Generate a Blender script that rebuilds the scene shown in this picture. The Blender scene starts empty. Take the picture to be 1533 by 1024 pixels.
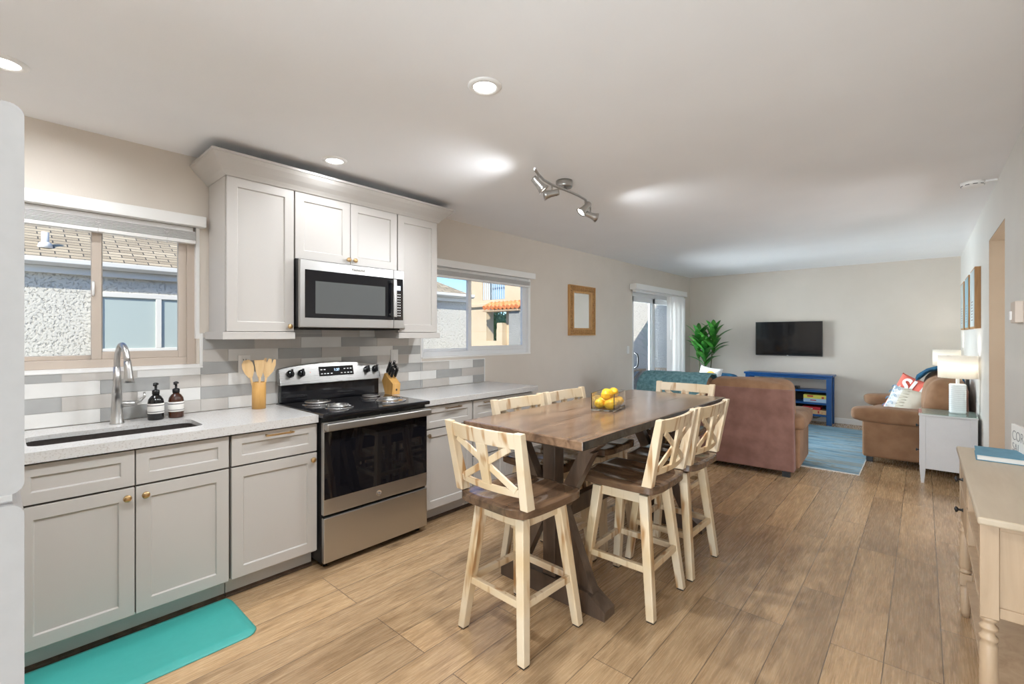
import bpy, bmesh, math, random
from mathutils import Vector, Matrix, Euler
random.seed(7)
D = bpy.data; C = bpy.context.scene.collection; R = math.radians; PI = math.pi
S = bpy.context.scene

# ------------------------------------------------------------------ camera
cam = D.objects.new('camera', D.cameras.new('camera')); C.objects.link(cam)
cam.location = (3.304, 0.0, 1.383)
cam.rotation_euler = (R(90), 0, 0.726722)
cam.data.sensor_width = 36.0
cam.data.lens = 692.25 / 1533 * 36
cam.data.shift_y = -10.6 / 1533
cam.data.clip_start = 0.02
S.camera = cam

# ------------------------------------------------------------------ sky, sun, exposure
S.view_settings.view_transform = 'Standard'
S.view_settings.look = 'None'
S.view_settings.gamma = 1.0
S.view_settings.use_curve_mapping = False
S.view_settings.exposure = 1.22
S.cycles.max_bounces = 16; S.cycles.diffuse_bounces = 8; S.cycles.transparent_max_bounces = 16
w = D.worlds.new('world'); S.world = w; w.use_nodes = True
nt = w.node_tree; nt.nodes.clear()
wo = nt.nodes.new('ShaderNodeOutputWorld'); bg = nt.nodes.new('ShaderNodeBackground')
sky = nt.nodes.new('ShaderNodeTexSky'); sky.sky_type = 'NISHITA'; sky.sun_disc = False
sky.sun_elevation = R(48); sky.sun_rotation = R(130); sky.air_density = 1.0; sky.dust_density = 0.6
bg.inputs[1].default_value = 0.13
tint = nt.nodes.new('ShaderNodeMix'); tint.data_type = 'RGBA'; tint.blend_type = 'MULTIPLY'; tint.inputs[0].default_value = 1
tint.inputs[7].default_value = (0.50, 0.72, 1.0, 1); nt.links.new(sky.outputs[0], tint.inputs[6]); nt.links.new(tint.outputs[2], bg.inputs[0]); nt.links.new(bg.outputs[0], wo.inputs[0])

def light(name, kind, energy, loc, rot=(0, 0, 0), color=(1, 1, 1), parent=None, **kw):
    d = D.lights.new(name, kind); d.energy = energy; d.color = color
    for k, v in kw.items(): setattr(d, k, v)
    o = D.objects.new(name, d); C.objects.link(o); o.location = loc; o.rotation_euler = rot
    if parent: o.parent = parent
    return o
sd = Vector((0.60, -0.95, 0.868)).normalized()
sun = light('sun', 'SUN', 3.8, (0, 0, 6), color=(1.0, 0.93, 0.82), angle=R(0.6))
sun.rotation_euler = sd.to_track_quat('Z', 'Y').to_euler()
# unseen area lights added to brighten the room from outside its openings
COOL_FILL = (0.93, 0.96, 1.0)
light('rear_fill_panel', 'AREA', 125, (3.3, -2.7, 0.9), (R(98), 0, 0), (0.86, 0.93, 1.0), shape='RECTANGLE', size=2.2, size_y=2.2)  # added fill panel outside the made-up rear door
light('hallway_fill_panel', 'AREA', 18, (5.1, 4.7, 1.4), (0, R(90), 0), COOL_FILL, shape='RECTANGLE', size=1.9, size_y=0.9)  # added fill panel in the hallway, out of view
light('patio_fill_panel', 'AREA', 52, (-1.15, 7.15, 1.35), (0, R(-90), 0), (0.86, 0.94, 1.0), shape='RECTANGLE', size=2.0, size_y=1.4, spread=R(98))  # added fill panel beside the patio, hidden from the camera

# ------------------------------------------------------------------ materials
def mat(name, col, rough=0.5, metal=0.0, **kw):
    m = D.materials.new(name); m.use_nodes = True
    b = m.node_tree.nodes['Principled BSDF']
    b.inputs['Base Color'].default_value = (*col, 1); b.inputs['Roughness'].default_value = rough
    b.inputs['Metallic'].default_value = metal
    for k, v in kw.items():
        b.inputs[k].default_value = v
    return m
def N(m, t, **kw):
    n = m.node_tree.nodes.new(t)
    for k, v in kw.items(): setattr(n, k, v)
    return n
def L(m, a, b): m.node_tree.links.new(a, b)
def bsdf(m): return m.node_tree.nodes['Principled BSDF']
def coords(m, scale=(1, 1, 1), rot=(0, 0, 0), kind='Object'):
    tc = N(m, 'ShaderNodeTexCoord'); mp = N(m, 'ShaderNodeMapping')
    mp.inputs['Scale'].default_value = scale; mp.inputs['Rotation'].default_value = rot
    L(m, tc.outputs[kind], mp.inputs[0]); return mp.outputs[0]
def noise(m, vec, scale=5, detail=3, rough=0.5, dist=0.0):
    n = N(m, 'ShaderNodeTexNoise'); n.inputs['Scale'].default_value = scale; n.inputs['Detail'].default_value = detail
    n.inputs['Roughness'].default_value = rough; n.inputs['Distortion'].default_value = dist
    L(m, vec, n.inputs['Vector']); return n
def ramp(m, fac, stops):
    r = N(m, 'ShaderNodeValToRGB'); e = r.color_ramp.elements
    while len(e) < len(stops): e.new(0.5)
    for i, (p, c) in enumerate(stops):
        e[i].position = p; e[i].color = (*c, 1) if len(c) == 3 else c
    L(m, fac, r.inputs[0]); return r.outputs[0]
def bump(m, h, strength=0.3, dist=0.01):
    b = N(m, 'ShaderNodeBump'); b.inputs['Strength'].default_value = strength; b.inputs['Distance'].default_value = dist
    L(m, h, b.inputs['Height']); L(m, b.outputs[0], bsdf(m).inputs['Normal'])
def mixc(m, fac, a, b, mode='MIX'):
    x = N(m, 'ShaderNodeMix', data_type='RGBA', blend_type=mode)
    for s, v in ((x.inputs[0], fac), (x.inputs[6], a), (x.inputs[7], b)):
        if isinstance(v, (int, float)): s.default_value = v
        elif isinstance(v, tuple): s.default_value = (*v, 1)
        else: L(m, v, s)
    return x.outputs[2]
def noisy(name, c1, c2, scale=6, rough=0.5, bs=0.0, bscale=None, metal=0, stretch=(1, 1, 1), detail=4, bd=0.004, lo=0.35, hi=0.65, **kw):
    m = mat(name, c1, rough, metal, **kw); v = coords(m, stretch)
    n = noise(m, v, scale, detail)
    L(m, ramp(m, n.outputs['Fac'], [(lo, c1), (hi, c2)]), bsdf(m).inputs['Base Color'])
    if bs:
        n2 = noise(m, v, bscale or scale, detail); bump(m, n2.outputs['Fac'], bs, bd)
    return m

m_wall = noisy('wall_paint', (0.66, 0.60, 0.53), (0.68, 0.62, 0.55), 3, 0.7, 0.25, 130, bd=0.002)
m_wall2 = noisy('wall_paint_pale', (0.70, 0.68, 0.64), (0.72, 0.70, 0.66), 3, 0.45, 0.25, 130, bd=0.002)
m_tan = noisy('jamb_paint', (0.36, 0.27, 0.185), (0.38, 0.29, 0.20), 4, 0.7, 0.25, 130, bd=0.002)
m_ceil = noisy('ceiling_paint', (0.86, 0.86, 0.87), (0.88, 0.88, 0.89), 2, 0.8, 0.15, 90, bd=0.002)
m_white = mat('white_trim', (0.82, 0.81, 0.79), 0.35)
m_plast = mat('white_plastic', (0.84, 0.83, 0.81), 0.3)
m_cab = noisy('cabinet_paint', (0.50, 0.472, 0.44), (0.51, 0.482, 0.45), 2, 0.38)
m_cabin = mat('cabinet_shadow_gap', (0.10, 0.085, 0.07), 0.7)
m_kick = noisy('toe_kick', (0.52, 0.51, 0.49), (0.54, 0.53, 0.51), 5, 0.5)
m_brass = noisy('brushed_brass', (0.62, 0.42, 0.20), (0.68, 0.47, 0.25), 80, 0.28, metal=1)
m_bronze = mat('antique_pull', (0.42, 0.33, 0.23), 0.3, 1)
m_chrome = mat('chrome', (0.75, 0.75, 0.76), 0.12, 1)
m_black = mat('black_enamel', (0.008, 0.008, 0.010), 0.08, 0)
m_blackp = mat('black_plastic', (0.012, 0.012, 0.013), 0.3)
m_glassblk = mat('oven_glass', (0.006, 0.006, 0.008), 0.03)
m_mwglass = mat('microwave_glass', (0.10, 0.105, 0.105), 0.08)
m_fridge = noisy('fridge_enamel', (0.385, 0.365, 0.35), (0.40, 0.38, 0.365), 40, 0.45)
m_ink = mat('ink', (0.03, 0.03, 0.035), 0.6)
m_greyink = mat('grey_ink', (0.30, 0.29, 0.28), 0.7)
m_whiteink = mat('white_ink', (0.8, 0.8, 0.8), 0.5)
m_paper = mat('paper', (0.80, 0.78, 0.74), 0.7)
m_lampbase = mat('white_ceramic', (0.80, 0.85, 0.86), 0.22)
m_dark = mat('dark_void', (0.02, 0.018, 0.016), 0.8)
m_red = mat('red_mark', (0.5, 0.03, 0.02), 0.4)

def steel(name, c=0.55, rough=0.30, stretch=(1, 1, 60)):
    m = mat(name, (c, c * 0.985, c * 0.96), rough, 1.0)
    v = coords(m, stretch); n = noise(m, v, 12, 3)
    mr = N(m, 'ShaderNodeMapRange'); mr.inputs['To Min'].default_value = rough - 0.05; mr.inputs['To Max'].default_value = rough + 0.08
    L(m, n.outputs['Fac'], mr.inputs[0]); L(m, mr.outputs[0], bsdf(m).inputs['Roughness'])
    bump(m, n.outputs['Fac'], 0.04, 0.001)
    return m
m_steel = steel('brushed_stainless', 0.50, 0.36); m_nickel = steel('brushed_nickel', 0.50, 0.28)
m_panelsteel = steel('satin_dark_stainless', 0.34, 0.27)
m_faucet = steel('faucet_steel', 0.52, 0.32)

def emit(name, col, s):
    m = D.materials.new(name); m.use_nodes = True; t = m.node_tree; t.nodes.clear()
    o = t.nodes.new('ShaderNodeOutputMaterial'); e = t.nodes.new('ShaderNodeEmission')
    e.inputs[0].default_value = (*col, 1); e.inputs[1].default_value = s; t.links.new(e.outputs[0], o.inputs[0]); return m
m_diff = emit('lit_diffuser', (1.0, 0.98, 0.95), 6.0)
m_bulb = emit('lit_bulb', (1.0, 0.94, 0.85), 9.0)
m_lcd = emit('lit_display', (0.55, 0.75, 1.0), 1.2)

def thin_glass(name, tint=(0.97, 0.985, 0.98), refl=0.06, rough=0.0):
    m = D.materials.new(name); m.use_nodes = True; t = m.node_tree; t.nodes.clear()
    o = t.nodes.new('ShaderNodeOutputMaterial'); mx = t.nodes.new('ShaderNodeMixShader')
    tr = t.nodes.new('ShaderNodeBsdfTransparent'); tr.inputs[0].default_value = (*tint, 1)
    gl = t.nodes.new('ShaderNodeBsdfGlossy'); gl.inputs['Roughness'].default_value = rough
    lw = t.nodes.new('ShaderNodeLayerWeight'); lw.inputs[0].default_value = 0.5
    pw = t.nodes.new('ShaderNodeMath'); pw.operation = 'POWER'; pw.inputs[1].default_value = 4.5
    ma = t.nodes.new('ShaderNodeMath'); ma.operation = 'MULTIPLY_ADD'; ma.inputs[1].default_value = 0.7; ma.inputs[2].default_value = refl * 0.5
    t.links.new(lw.outputs['Facing'], pw.inputs[0]); t.links.new(pw.outputs[0], ma.inputs[0]); t.links.new(ma.outputs[0], mx.inputs[0])
    t.links.new(tr.outputs[0], mx.inputs[1]); t.links.new(gl.outputs[0], mx.inputs[2]); t.links.new(mx.outputs[0], o.inputs[0])
    return m
m_glass = thin_glass('window_glass'); m_tglass = thin_glass('glass_top', (0.90, 0.97, 0.95))
m_vase = mat('clear_glass', (0.97, 0.99, 0.99), 0.0, **{'Transmission Weight': 1.0, 'IOR': 1.45})

def floor_mat():
    m = mat('oak_planks', (0.4, 0.27, 0.16), 0.32)
    v = coords(m, rot=(0, 0, R(90)))
    br = N(m, 'ShaderNodeTexBrick'); br.offset = 0.37; br.offset_frequency = 3; br.squash = 1.0
    br.inputs['Scale'].default_value = 1.0; br.inputs['Brick Width'].default_value = 1.25; br.inputs['Row Height'].default_value = 0.187
    br.inputs['Mortar Size'].default_value = 0.0017; br.inputs['Mortar Smooth'].default_value = 0.1; br.inputs['Bias'].default_value = 0
    br.inputs['Color1'].default_value = (0, 0, 0, 1); br.inputs['Color2'].default_value = (1, 1, 1, 1); br.inputs['Mortar'].default_value = (0.5, 0.5, 0.5, 1)
    L(m, v, br.inputs[0])
    # grain is offset per plank
    sc = N(m, 'ShaderNodeVectorMath', operation='MULTIPLY_ADD'); L(m, v, sc.inputs[0]); sc.inputs[1].default_value = (1, 1, 1)
    ml = N(m, 'ShaderNodeVectorMath', operation='SCALE'); L(m, br.outputs['Color'], ml.inputs[0]); ml.inputs['Scale'].default_value = 37.0
    L(m, ml.outputs[0], sc.inputs[2])
    mp = N(m, 'ShaderNodeMapping'); mp.inputs['Scale'].default_value = (1.3, 9, 1); L(m, sc.outputs[0], mp.inputs[0])
    g1 = noise(m, mp.outputs[0], 2.2, 6, 0.6, 1.6)
    mp2 = N(m, 'ShaderNodeMapping'); mp2.inputs['Scale'].default_value = (2.5, 60, 1); L(m, sc.outputs[0], mp2.inputs[0])
    g2 = noise(m, mp2.outputs[0], 3.0, 4, 0.6, 0.3)
    base = ramp(m, g1.outputs['Fac'], [(0.28, (0.29, 0.180, 0.092)), (0.48, (0.43, 0.280, 0.152)), (0.72, (0.53, 0.362, 0.205))])
    fine = mixc(m, 0.32, base, ramp(m, g2.outputs['Fac'], [(0.35, (0.55, 0.52, 0.5)), (0.6, (1.0, 1.0, 1.0))]), 'MULTIPLY')
    tone = ramp(m, br.outputs['Color'], [(0.0, (0.80, 0.79, 0.79)), (0.5, (1.0, 1.0, 1.0)), (1.0, (1.17, 1.15, 1.10))])
    c = mixc(m, 1.0, fine, tone, 'MULTIPLY')
    kn = N(m, 'ShaderNodeTexVoronoi'); kn.inputs['Scale'].default_value = 1.35
    mk = N(m, 'ShaderNodeMapping'); mk.inputs['Scale'].default_value = (1, 2.4, 1); L(m, sc.outputs[0], mk.inputs[0])
    L(m, mk.outputs[0], kn.inputs['Vector'])
    kr = ramp(m, kn.outputs['Distance'], [(0.02, (0.45, 0.42, 0.40)), (0.10, (1, 1, 1))])
    c = mixc(m, 0.8, c, kr, 'MULTIPLY')
    c = mixc(m, br.outputs['Fac'], c, (0.10, 0.065, 0.04))
    L(m, c, bsdf(m).inputs['Base Color'])
    mr = N(m, 'ShaderNodeMapRange'); mr.inputs['To Min'].default_value = 0.20; mr.inputs['To Max'].default_value = 0.34
    L(m, g2.outputs['Fac'], mr.inputs[0]); L(m, mr.outputs[0], bsdf(m).inputs['Roughness'])
    bump(m, g2.outputs['Fac'], 0.03, 0.001)
    return m
m_floor = floor_mat()

def wood(name, dark, mid, lite, rough=0.35, stretch=(1, 8, 8), scale=2.0, knots=False, bs=0.08):
    m = mat(name, mid, rough); v = coords(m, stretch)
    n = noise(m, v, scale, 6, 0.6, 1.4); L(m, ramp(m, n.outputs['Fac'], [(0.3, dark), (0.5, mid), (0.72, lite)]), bsdf(m).inputs['Base Color'])
    bump(m, n.outputs['Fac'], bs, 0.002)
    return m
m_table = wood('walnut_table', (0.085, 0.048, 0.030), (0.19, 0.112, 0.066), (0.27, 0.165, 0.10), 0.20, (7, 1.2, 7), 1.8)
m_edge = noisy('charred_edge', (0.010, 0.010, 0.011), (0.028, 0.024, 0.022), 12, 0.2, 0.5, 9, bd=0.01)
m_trestle = wood('dark_trestle', (0.050, 0.032, 0.022), (0.095, 0.060, 0.040), (0.15, 0.098, 0.064), 0.35, (5, 5, 1))
m_seat = wood('stool_seat_wood', (0.060, 0.033, 0.019), (0.125, 0.072, 0.041), (0.20, 0.118, 0.066), 0.14, (7, 1.3, 7), 2.0)
m_con = wood('console_wood', (0.38, 0.26, 0.16), (0.46, 0.325, 0.205), (0.52, 0.38, 0.25), 0.42, (8, 8, 1), 1.4, bs=0.04)
m_contop = wood('console_top', (0.46, 0.36, 0.25), (0.50, 0.40, 0.285), (0.54, 0.44, 0.32), 0.33, (8, 1, 8), 1.2, bs=0.03)
m_beech = wood('bamboo', (0.62, 0.33, 0.09), (0.70, 0.39, 0.12), (0.76, 0.46, 0.17), 0.4, (9, 9, 1), 2.5)
m_beech2 = wood('beech_spoon', (0.68, 0.44, 0.20), (0.74, 0.50, 0.25), (0.80, 0.57, 0.30), 0.45, (9, 9, 1), 2.5)
m_gold = noisy('carved_gilt', (0.34, 0.165, 0.045), (0.52, 0.29, 0.10), 60, 0.38, 0.9, 75, bd=0.006, detail=2)
m_giltp = wood('gilt_wood', (0.44, 0.22, 0.06), (0.54, 0.29, 0.10), (0.62, 0.36, 0.14), 0.35, (9, 9, 1), 2.5)

def distressed():
    m = mat('distressed_cream', (0.72, 0.63, 0.50), 0.42); v = coords(m, (14, 14, 2.2))
    n = noise(m, v, 1.6, 2, 0.4, 0.4)
    n2 = noise(m, coords(m, (1, 1, 1)), 3.5, 2)
    base = ramp(m, n2.outputs['Fac'], [(0.35, (0.64, 0.47, 0.27)), (0.6, (0.70, 0.575, 0.41))])
    msk = ramp(m, n.outputs['Fac'], [(0.57, (0, 0, 0)), (0.70, (1, 1, 1))])
    L(m, mixc(m, msk, base, (0.40, 0.21, 0.08)), bsdf(m).inputs['Base Color']); return m
m_cream = distressed()

def quartz():
    m = mat('white_quartz', (0.74, 0.72, 0.69), 0.18); v = coords(m)
    vo = N(m, 'ShaderNodeTexVoronoi'); vo.inputs['Scale'].default_value = 210; L(m, v, vo.inputs['Vector'])
    n = noise(m, v, 130, 2)
    c = ramp(m, n.outputs['Fac'], [(0.34, (0.50, 0.47, 0.44)), (0.44, (0.60, 0.585, 0.565))])
    sp = ramp(m, vo.outputs['Distance'], [(0.08, (0.80, 0.77, 0.74)), (0.20, (1, 1, 1))])
    L(m, mixc(m, 0.7, c, sp, 'MULTIPLY'), bsdf(m).inputs['Base Color']); return m
m_quartz = quartz()
m_tile = [noisy('tile_light', (0.52, 0.49, 0.455), (0.55, 0.52, 0.485), 9, 0.14), noisy('tile_white', (0.72, 0.71, 0.685), (0.75, 0.74, 0.715), 9, 0.14),
          noisy('tile_grey', (0.37, 0.37, 0.36), (0.40, 0.40, 0.39), 9, 0.14)]
m_grout = mat('grout', (0.62, 0.61, 0.59), 0.8)
m_almond = mat('almond_vinyl', (0.51, 0.43, 0.36), 0.4)
m_vinyl = mat('white_vinyl', (0.74, 0.75, 0.76), 0.35)
m_blind = mat('blind_slat', (0.80, 0.79, 0.77), 0.4)
m_sink = noisy('sink_composite', (0.045, 0.036, 0.032), (0.06, 0.05, 0.045), 60, 0.4)
m_mat = noisy('teal_foam', (0.045, 0.335, 0.295), (0.05, 0.35, 0.31), 30, 0.45, 0.15, 160, bd=0.001)
def suede(name, a, b, sheen=0.25):
    m = noisy(name, a, b, 7, 0.8, 0.35, 5, bd=0.01, detail=5)
    bsdf(m).inputs['Sheen Weight'].default_value = sheen; bsdf(m).inputs['Sheen Roughness'].default_value = 0.4; return m
m_suede = suede('brown_suede', (0.235, 0.120, 0.058), (0.315, 0.170, 0.088), 0.08)
m_sback = suede('angle_tinted_suede', (0.185, 0.084, 0.060), (0.255, 0.125, 0.094), 0.12)  # same brown suede; its mauve cast at this angle is painted in
m_teal = noisy('teal_fleece', (0.085, 0.20, 0.225), (0.17, 0.33, 0.36), 28, 0.95, 0.8, 60, bd=0.01)
m_bluefl = noisy('blue_fleece', (0.008, 0.06, 0.14), (0.02, 0.15, 0.27), 22, 0.9, 0.8, 60, bd=0.01)
m_navy = noisy('blue_velvet', (0.012, 0.10, 0.22), (0.02, 0.14, 0.28), 8, 0.8)
m_bluep = noisy('royal_blue_paint', (0.006, 0.065, 0.22), (0.008, 0.08, 0.26), 5, 0.32)
m_screen = mat('tv_screen', (0.008, 0.008, 0.009), 0.06)
m_leaf = noisy('leaf', (0.016, 0.12, 0.020), (0.09, 0.34, 0.05), 9, 0.3)
m_stem = noisy('stem', (0.10, 0.09, 0.04), (0.16, 0.15, 0.07), 8, 0.6)
m_endt = noisy('white_furniture_paint', (0.66, 0.66, 0.67), (0.68, 0.68, 0.69), 12, 0.4)
m_book = noisy('blue_book_cloth', (0.10, 0.26, 0.36), (0.12, 0.29, 0.40), 30, 0.6)
m_lemon = noisy('lemon_peel', (0.86, 0.46, 0.012), (0.90, 0.55, 0.03), 6, 0.4, 0.4, 70, bd=0.002)
m_canvas = noisy('cushion_cream', (0.66, 0.62, 0.52), (0.70, 0.66, 0.56), 14, 0.9, 0.3, 50, bd=0.003)
m_whitef = mat('white_cotton', (0.82, 0.82, 0.81), 0.9)
m_coral = noisy('coral_cotton', (0.75, 0.15, 0.11), (0.80, 0.20, 0.15), 10, 0.9)
m_orange = mat('orange_print', (0.85, 0.38, 0.04), 0.9)
m_wave = mat('blue_print', (0.10, 0.30, 0.50), 0.9)
def shade_mat():
    m = mat('lit_linen_shade', (0.9, 0.88, 0.84), 0.9)
    b = bsdf(m); t = m.node_tree; o = [n for n in t.nodes if n.type == 'OUTPUT_MATERIAL'][0]
    tr = N(m, 'ShaderNodeBsdfTranslucent'); tr.inputs[0].default_value = (0.95, 0.92, 0.86, 1)
    mx = N(m, 'ShaderNodeMixShader'); mx.inputs[0].default_value = 0.5
    L(m, b.outputs[0], mx.inputs[1]); L(m, tr.outputs[0], mx.inputs[2]); L(m, mx.outputs[0], o.inputs[0]); return m
m_shade = shade_mat()
def rug_mat():
    m = mat('rug_pile', (0.2, 0.35, 0.5), 0.95); v = coords(m, (0.9, 6.0, 1))
    n = noise(m, v, 1.3, 6, 0.65, 0.8); n2 = noise(m, coords(m, (6, 40, 1)), 4, 3)
    c = ramp(m, n.outputs['Fac'], [(0.30, (0.09, 0.15, 0.19)), (0.42, (0.17, 0.33, 0.45)), (0.52, (0.32, 0.50, 0.62)), (0.60, (0.27, 0.29, 0.26)), (0.72, (0.42, 0.55, 0.62))])
    L(m, mixc(m, 0.35, c, ramp(m, n2.outputs['Fac'], [(0.3, (0.5, 0.5, 0.5)), (0.65, (1.15, 1.15, 1.15))]), 'MULTIPLY'), bsdf(m).inputs['Base Color'])
    bump(m, n2.outputs['Fac'], 0.5, 0.004); return m
m_rug = rug_mat()
def stucco(name, a, b, bs=0.9, scale=9):
    m = mat(name, a, 0.95); v = coords(m)
    n = noise(m, v, scale, 5, 0.55, 0.15); n3 = noise(m, v, 1.2, 3)
    L(m, ramp(m, n3.outputs['Fac'], [(0.35, a), (0.65, b)]), bsdf(m).inputs['Base Color'])
    r = ramp(m, n.outputs['Fac'], [(0.30, (0, 0, 0)), (0.46, (0.85, 0.85, 0.85)), (0.7, (1, 1, 1))])
    bump(m, r, bs, 0.012); return m
m_stucco = stucco('rough_stucco', (0.50, 0.475, 0.425), (0.54, 0.515, 0.465), 1.0, 42)
m_stucco_shade = stucco('shade_grey_stucco', (0.20, 0.20, 0.195), (0.26, 0.26, 0.25), 0.6, 22)  # for the shadowed pier: the shade is put into this dark grey
m_stuccop = stucco('patio_stucco', (0.40, 0.385, 0.36), (0.44, 0.42, 0.39), 0.7, 40)
m_beige = stucco('beige_stucco', (0.46, 0.36, 0.245), (0.50, 0.40, 0.28), 0.2, 20)
m_gutter = mat('gutter_paint', (0.60, 0.58, 0.54), 0.5)
def shingle():
    m = mat('shingles', (0.3, 0.25, 0.2), 0.9); v = coords(m, rot=(0, 0, R(90)))
    br = N(m, 'ShaderNodeTexBrick'); br.inputs['Scale'].default_value = 1; br.inputs['Brick Width'].default_value = 0.20; br.inputs['Row Height'].default_value = 0.062
    br.inputs['Mortar Size'].default_value = 0.005; br.inputs['Color1'].default_value = (0.27, 0.215, 0.145, 1); br.inputs['Color2'].default_value = (0.40, 0.33, 0.23, 1)
    br.inputs['Mortar'].default_value = (0.04, 0.035, 0.03, 1); L(m, v, br.inputs[0]); L(m, br.outputs['Color'], bsdf(m).inputs['Base Color']); return m
m_shingle = shingle()
m_frost = mat('frosted_pane', (0.36, 0.42, 0.41), 0.35)
m_terra = noisy('terracotta', (0.60, 0.17, 0.05), (0.72, 0.25, 0.09), 6, 0.7)
m_bluepane = mat('sky_blue_pane', (0.22, 0.36, 0.52), 0.3)
m_rail = mat('balcony_rail', (0.45, 0.52, 0.60), 0.5)
m_hedge = noisy('shrub_leaf', (0.06, 0.13, 0.03), (0.16, 0.26, 0.08), 7, 0.6)
m_ground = noisy('concrete_ground', (0.34, 0.32, 0.29), (0.38, 0.36, 0.33), 3, 0.9)
m_patiowood = wood('patio_wood', (0.26, 0.17, 0.10), (0.34, 0.23, 0.14), (0.42, 0.30, 0.19), 0.6, (8, 8, 1))

# ------------------------------------------------------------------ mesh builder
class MB:
    def __init__(s): s.v = []; s.f = []; s.m = []; s.sm = []
    def add(s, vs, fs, mi=0, smooth=False, T=None):
        o = len(s.v)
        s.v += [tuple(T @ Vector(p)) if T else tuple(p) for p in vs]
        for f in fs: s.f.append([i + o for i in f]); s.m.append(mi); s.sm.append(smooth)
        return s
    def box(s, x0, x1, y0, y1, z0, z1, mi=0, T=None):
        vs = [(x, y, z) for x in (x0, x1) for y in (y0, y1) for z in (z0, z1)]
        return s.add(vs, [(0, 1, 3, 2), (4, 6, 7, 5), (0, 4, 5, 1), (2, 3, 7, 6), (0, 2, 6, 4), (1, 5, 7, 3)], mi, False, T)
    def bar(s, p, q, wd, ht, mi=0, up=(0, 0, 1), w2=None, h2=None):
        p = Vector(p); q = Vector(q); d = (q - p).normalized(); u = Vector(up)
        a = d.cross(u)
        if a.length < 1e-4: a = d.cross(Vector((0, 1, 0)))
        a.normalize(); b = a.cross(d).normalized(); w2 = w2 or wd; h2 = h2 or ht
        vs = []
        for c, W_, H_ in ((p, wd, ht), (q, w2, h2)):
            for sx, sy in ((-1, -1), (1, -1), (1, 1), (-1, 1)): vs.append(c + a * sx * W_ / 2 + b * sy * H_ / 2)
        return s.add(vs, [(0, 3, 2, 1), (4, 5, 6, 7), (0, 1, 5, 4), (1, 2, 6, 5), (2, 3, 7, 6), (3, 0, 4, 7)], mi)
    def leg(s, p, q, w0, w1, mi=0):       # square leg cut level at both ends
        vs = [(p[0] + sx * w0 / 2, p[1] + sy * w0 / 2, p[2]) for sx, sy in ((-1, -1), (1, -1), (1, 1), (-1, 1))]
        vs += [(q[0] + sx * w1 / 2, q[1] + sy * w1 / 2, q[2]) for sx, sy in ((-1, -1), (1, -1), (1, 1), (-1, 1))]
        return s.add(vs, [(0, 3, 2, 1), (4, 5, 6, 7), (0, 1, 5, 4), (1, 2, 6, 5), (2, 3, 7, 6), (3, 0, 4, 7)], mi)
    def tube(s, pts, r, seg=10, mi=0, closed=False):
        pts = [Vector(p) for p in pts]; n = len(pts); rr = r if isinstance(r, (list, tuple)) else [r] * n
        vs = []; fs = []; prev = None
        for i, p in enumerate(pts):
            if closed: d = pts[(i + 1) % n] - pts[i - 1]
            else: d = pts[min(i + 1, n - 1)] - pts[max(i - 1, 0)]
            d.normalize()
            if prev is None:
                a = d.cross(Vector((0, 0, 1)))
                if a.length < 1e-3: a = d.cross(Vector((1, 0, 0)))
            else: a = prev - d * prev.dot(d)
            a.normalize(); prev = a; b = d.cross(a)
            for k in range(seg):
                t = 2 * PI * k / seg; vs.append(p + (a * math.cos(t) + b * math.sin(t)) * rr[i])
        m_ = n if closed else n - 1
        for i in range(m_):
            for k in range(seg):
                j = (i + 1) % n; fs.append((i * seg + k, i * seg + (k + 1) % seg, j * seg + (k + 1) % seg, j * seg + k))
        s.add(vs, fs, mi, True)
        if not closed:
            s.add([vs[k] for k in range(seg)], [tuple(range(seg))], mi); s.add([vs[(n - 1) * seg + k] for k in range(seg)], [tuple(range(seg))], mi)
        return s
    def lathe(s, prof, c=(0, 0, 0), seg=24, mi=0, T=None, sx=1, sy=1, smooth=True):
        vs = []; fs = []; n = len(prof)
        for r, z in prof:
            for k in range(seg):
                t = 2 * PI * k / seg; vs.append((c[0] + r * math.cos(t) * sx, c[1] + r * math.sin(t) * sy, c[2] + z))
        for i in range(n - 1):
            for k in range(seg): fs.append((i * seg + k, i * seg + (k + 1) % seg, (i + 1) * seg + (k + 1) % seg, (i + 1) * seg + k))
        s.add(vs, fs, mi, smooth, T)
        for i in (0, n - 1):
            if prof[i][0] > 1e-5: s.add(vs[i * seg:(i + 1) * seg], [tuple(range(seg))], mi, False, T)
        return s
    def cyl(s, p, q, r, seg=20, mi=0, r2=None):
        p = Vector(p); q = Vector(q); T = Matrix.Translation(p) @ (q - p).to_track_quat('Z', 'Y').to_matrix().to_4x4()
        return s.lathe([(r, 0), (r if r2 is None else r2, (q - p).length)], seg=seg, mi=mi, T=T)
    def prism(s, poly, axis, a, b, mi=0, T=None, smooth=False):
        n = len(poly)
        def P(u, v, w_):
            return {'x': (w_, u, v), 'y': (u, w_, v), 'z': (u, v, w_)}[axis]
        vs = [P(u, v, a) for u, v in poly] + [P(u, v, b) for u, v in poly]
        s.add(vs, [(i, (i + 1) % n, (i + 1) % n + n, i + n) for i in range(n)], mi, smooth, T)
        s.add(vs[:n], [tuple(range(n))], mi, False, T); s.add(vs[n:], [tuple(range(n))], mi, False, T)
        return s
    def grid(s, fn, nu, nv, mi=0, smooth=True, cu=False):
        vs = [fn(i / nu, j / nv) for i in range(nu + 1) for j in range(nv + 1)]
        fs = [(i * (nv + 1) + j, (i + 1) * (nv + 1) + j, (i + 1) * (nv + 1) + j + 1, i * (nv + 1) + j + 1) for i in range(nu) for j in range(nv)]
        return s.add(vs, fs, mi, smooth)
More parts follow.
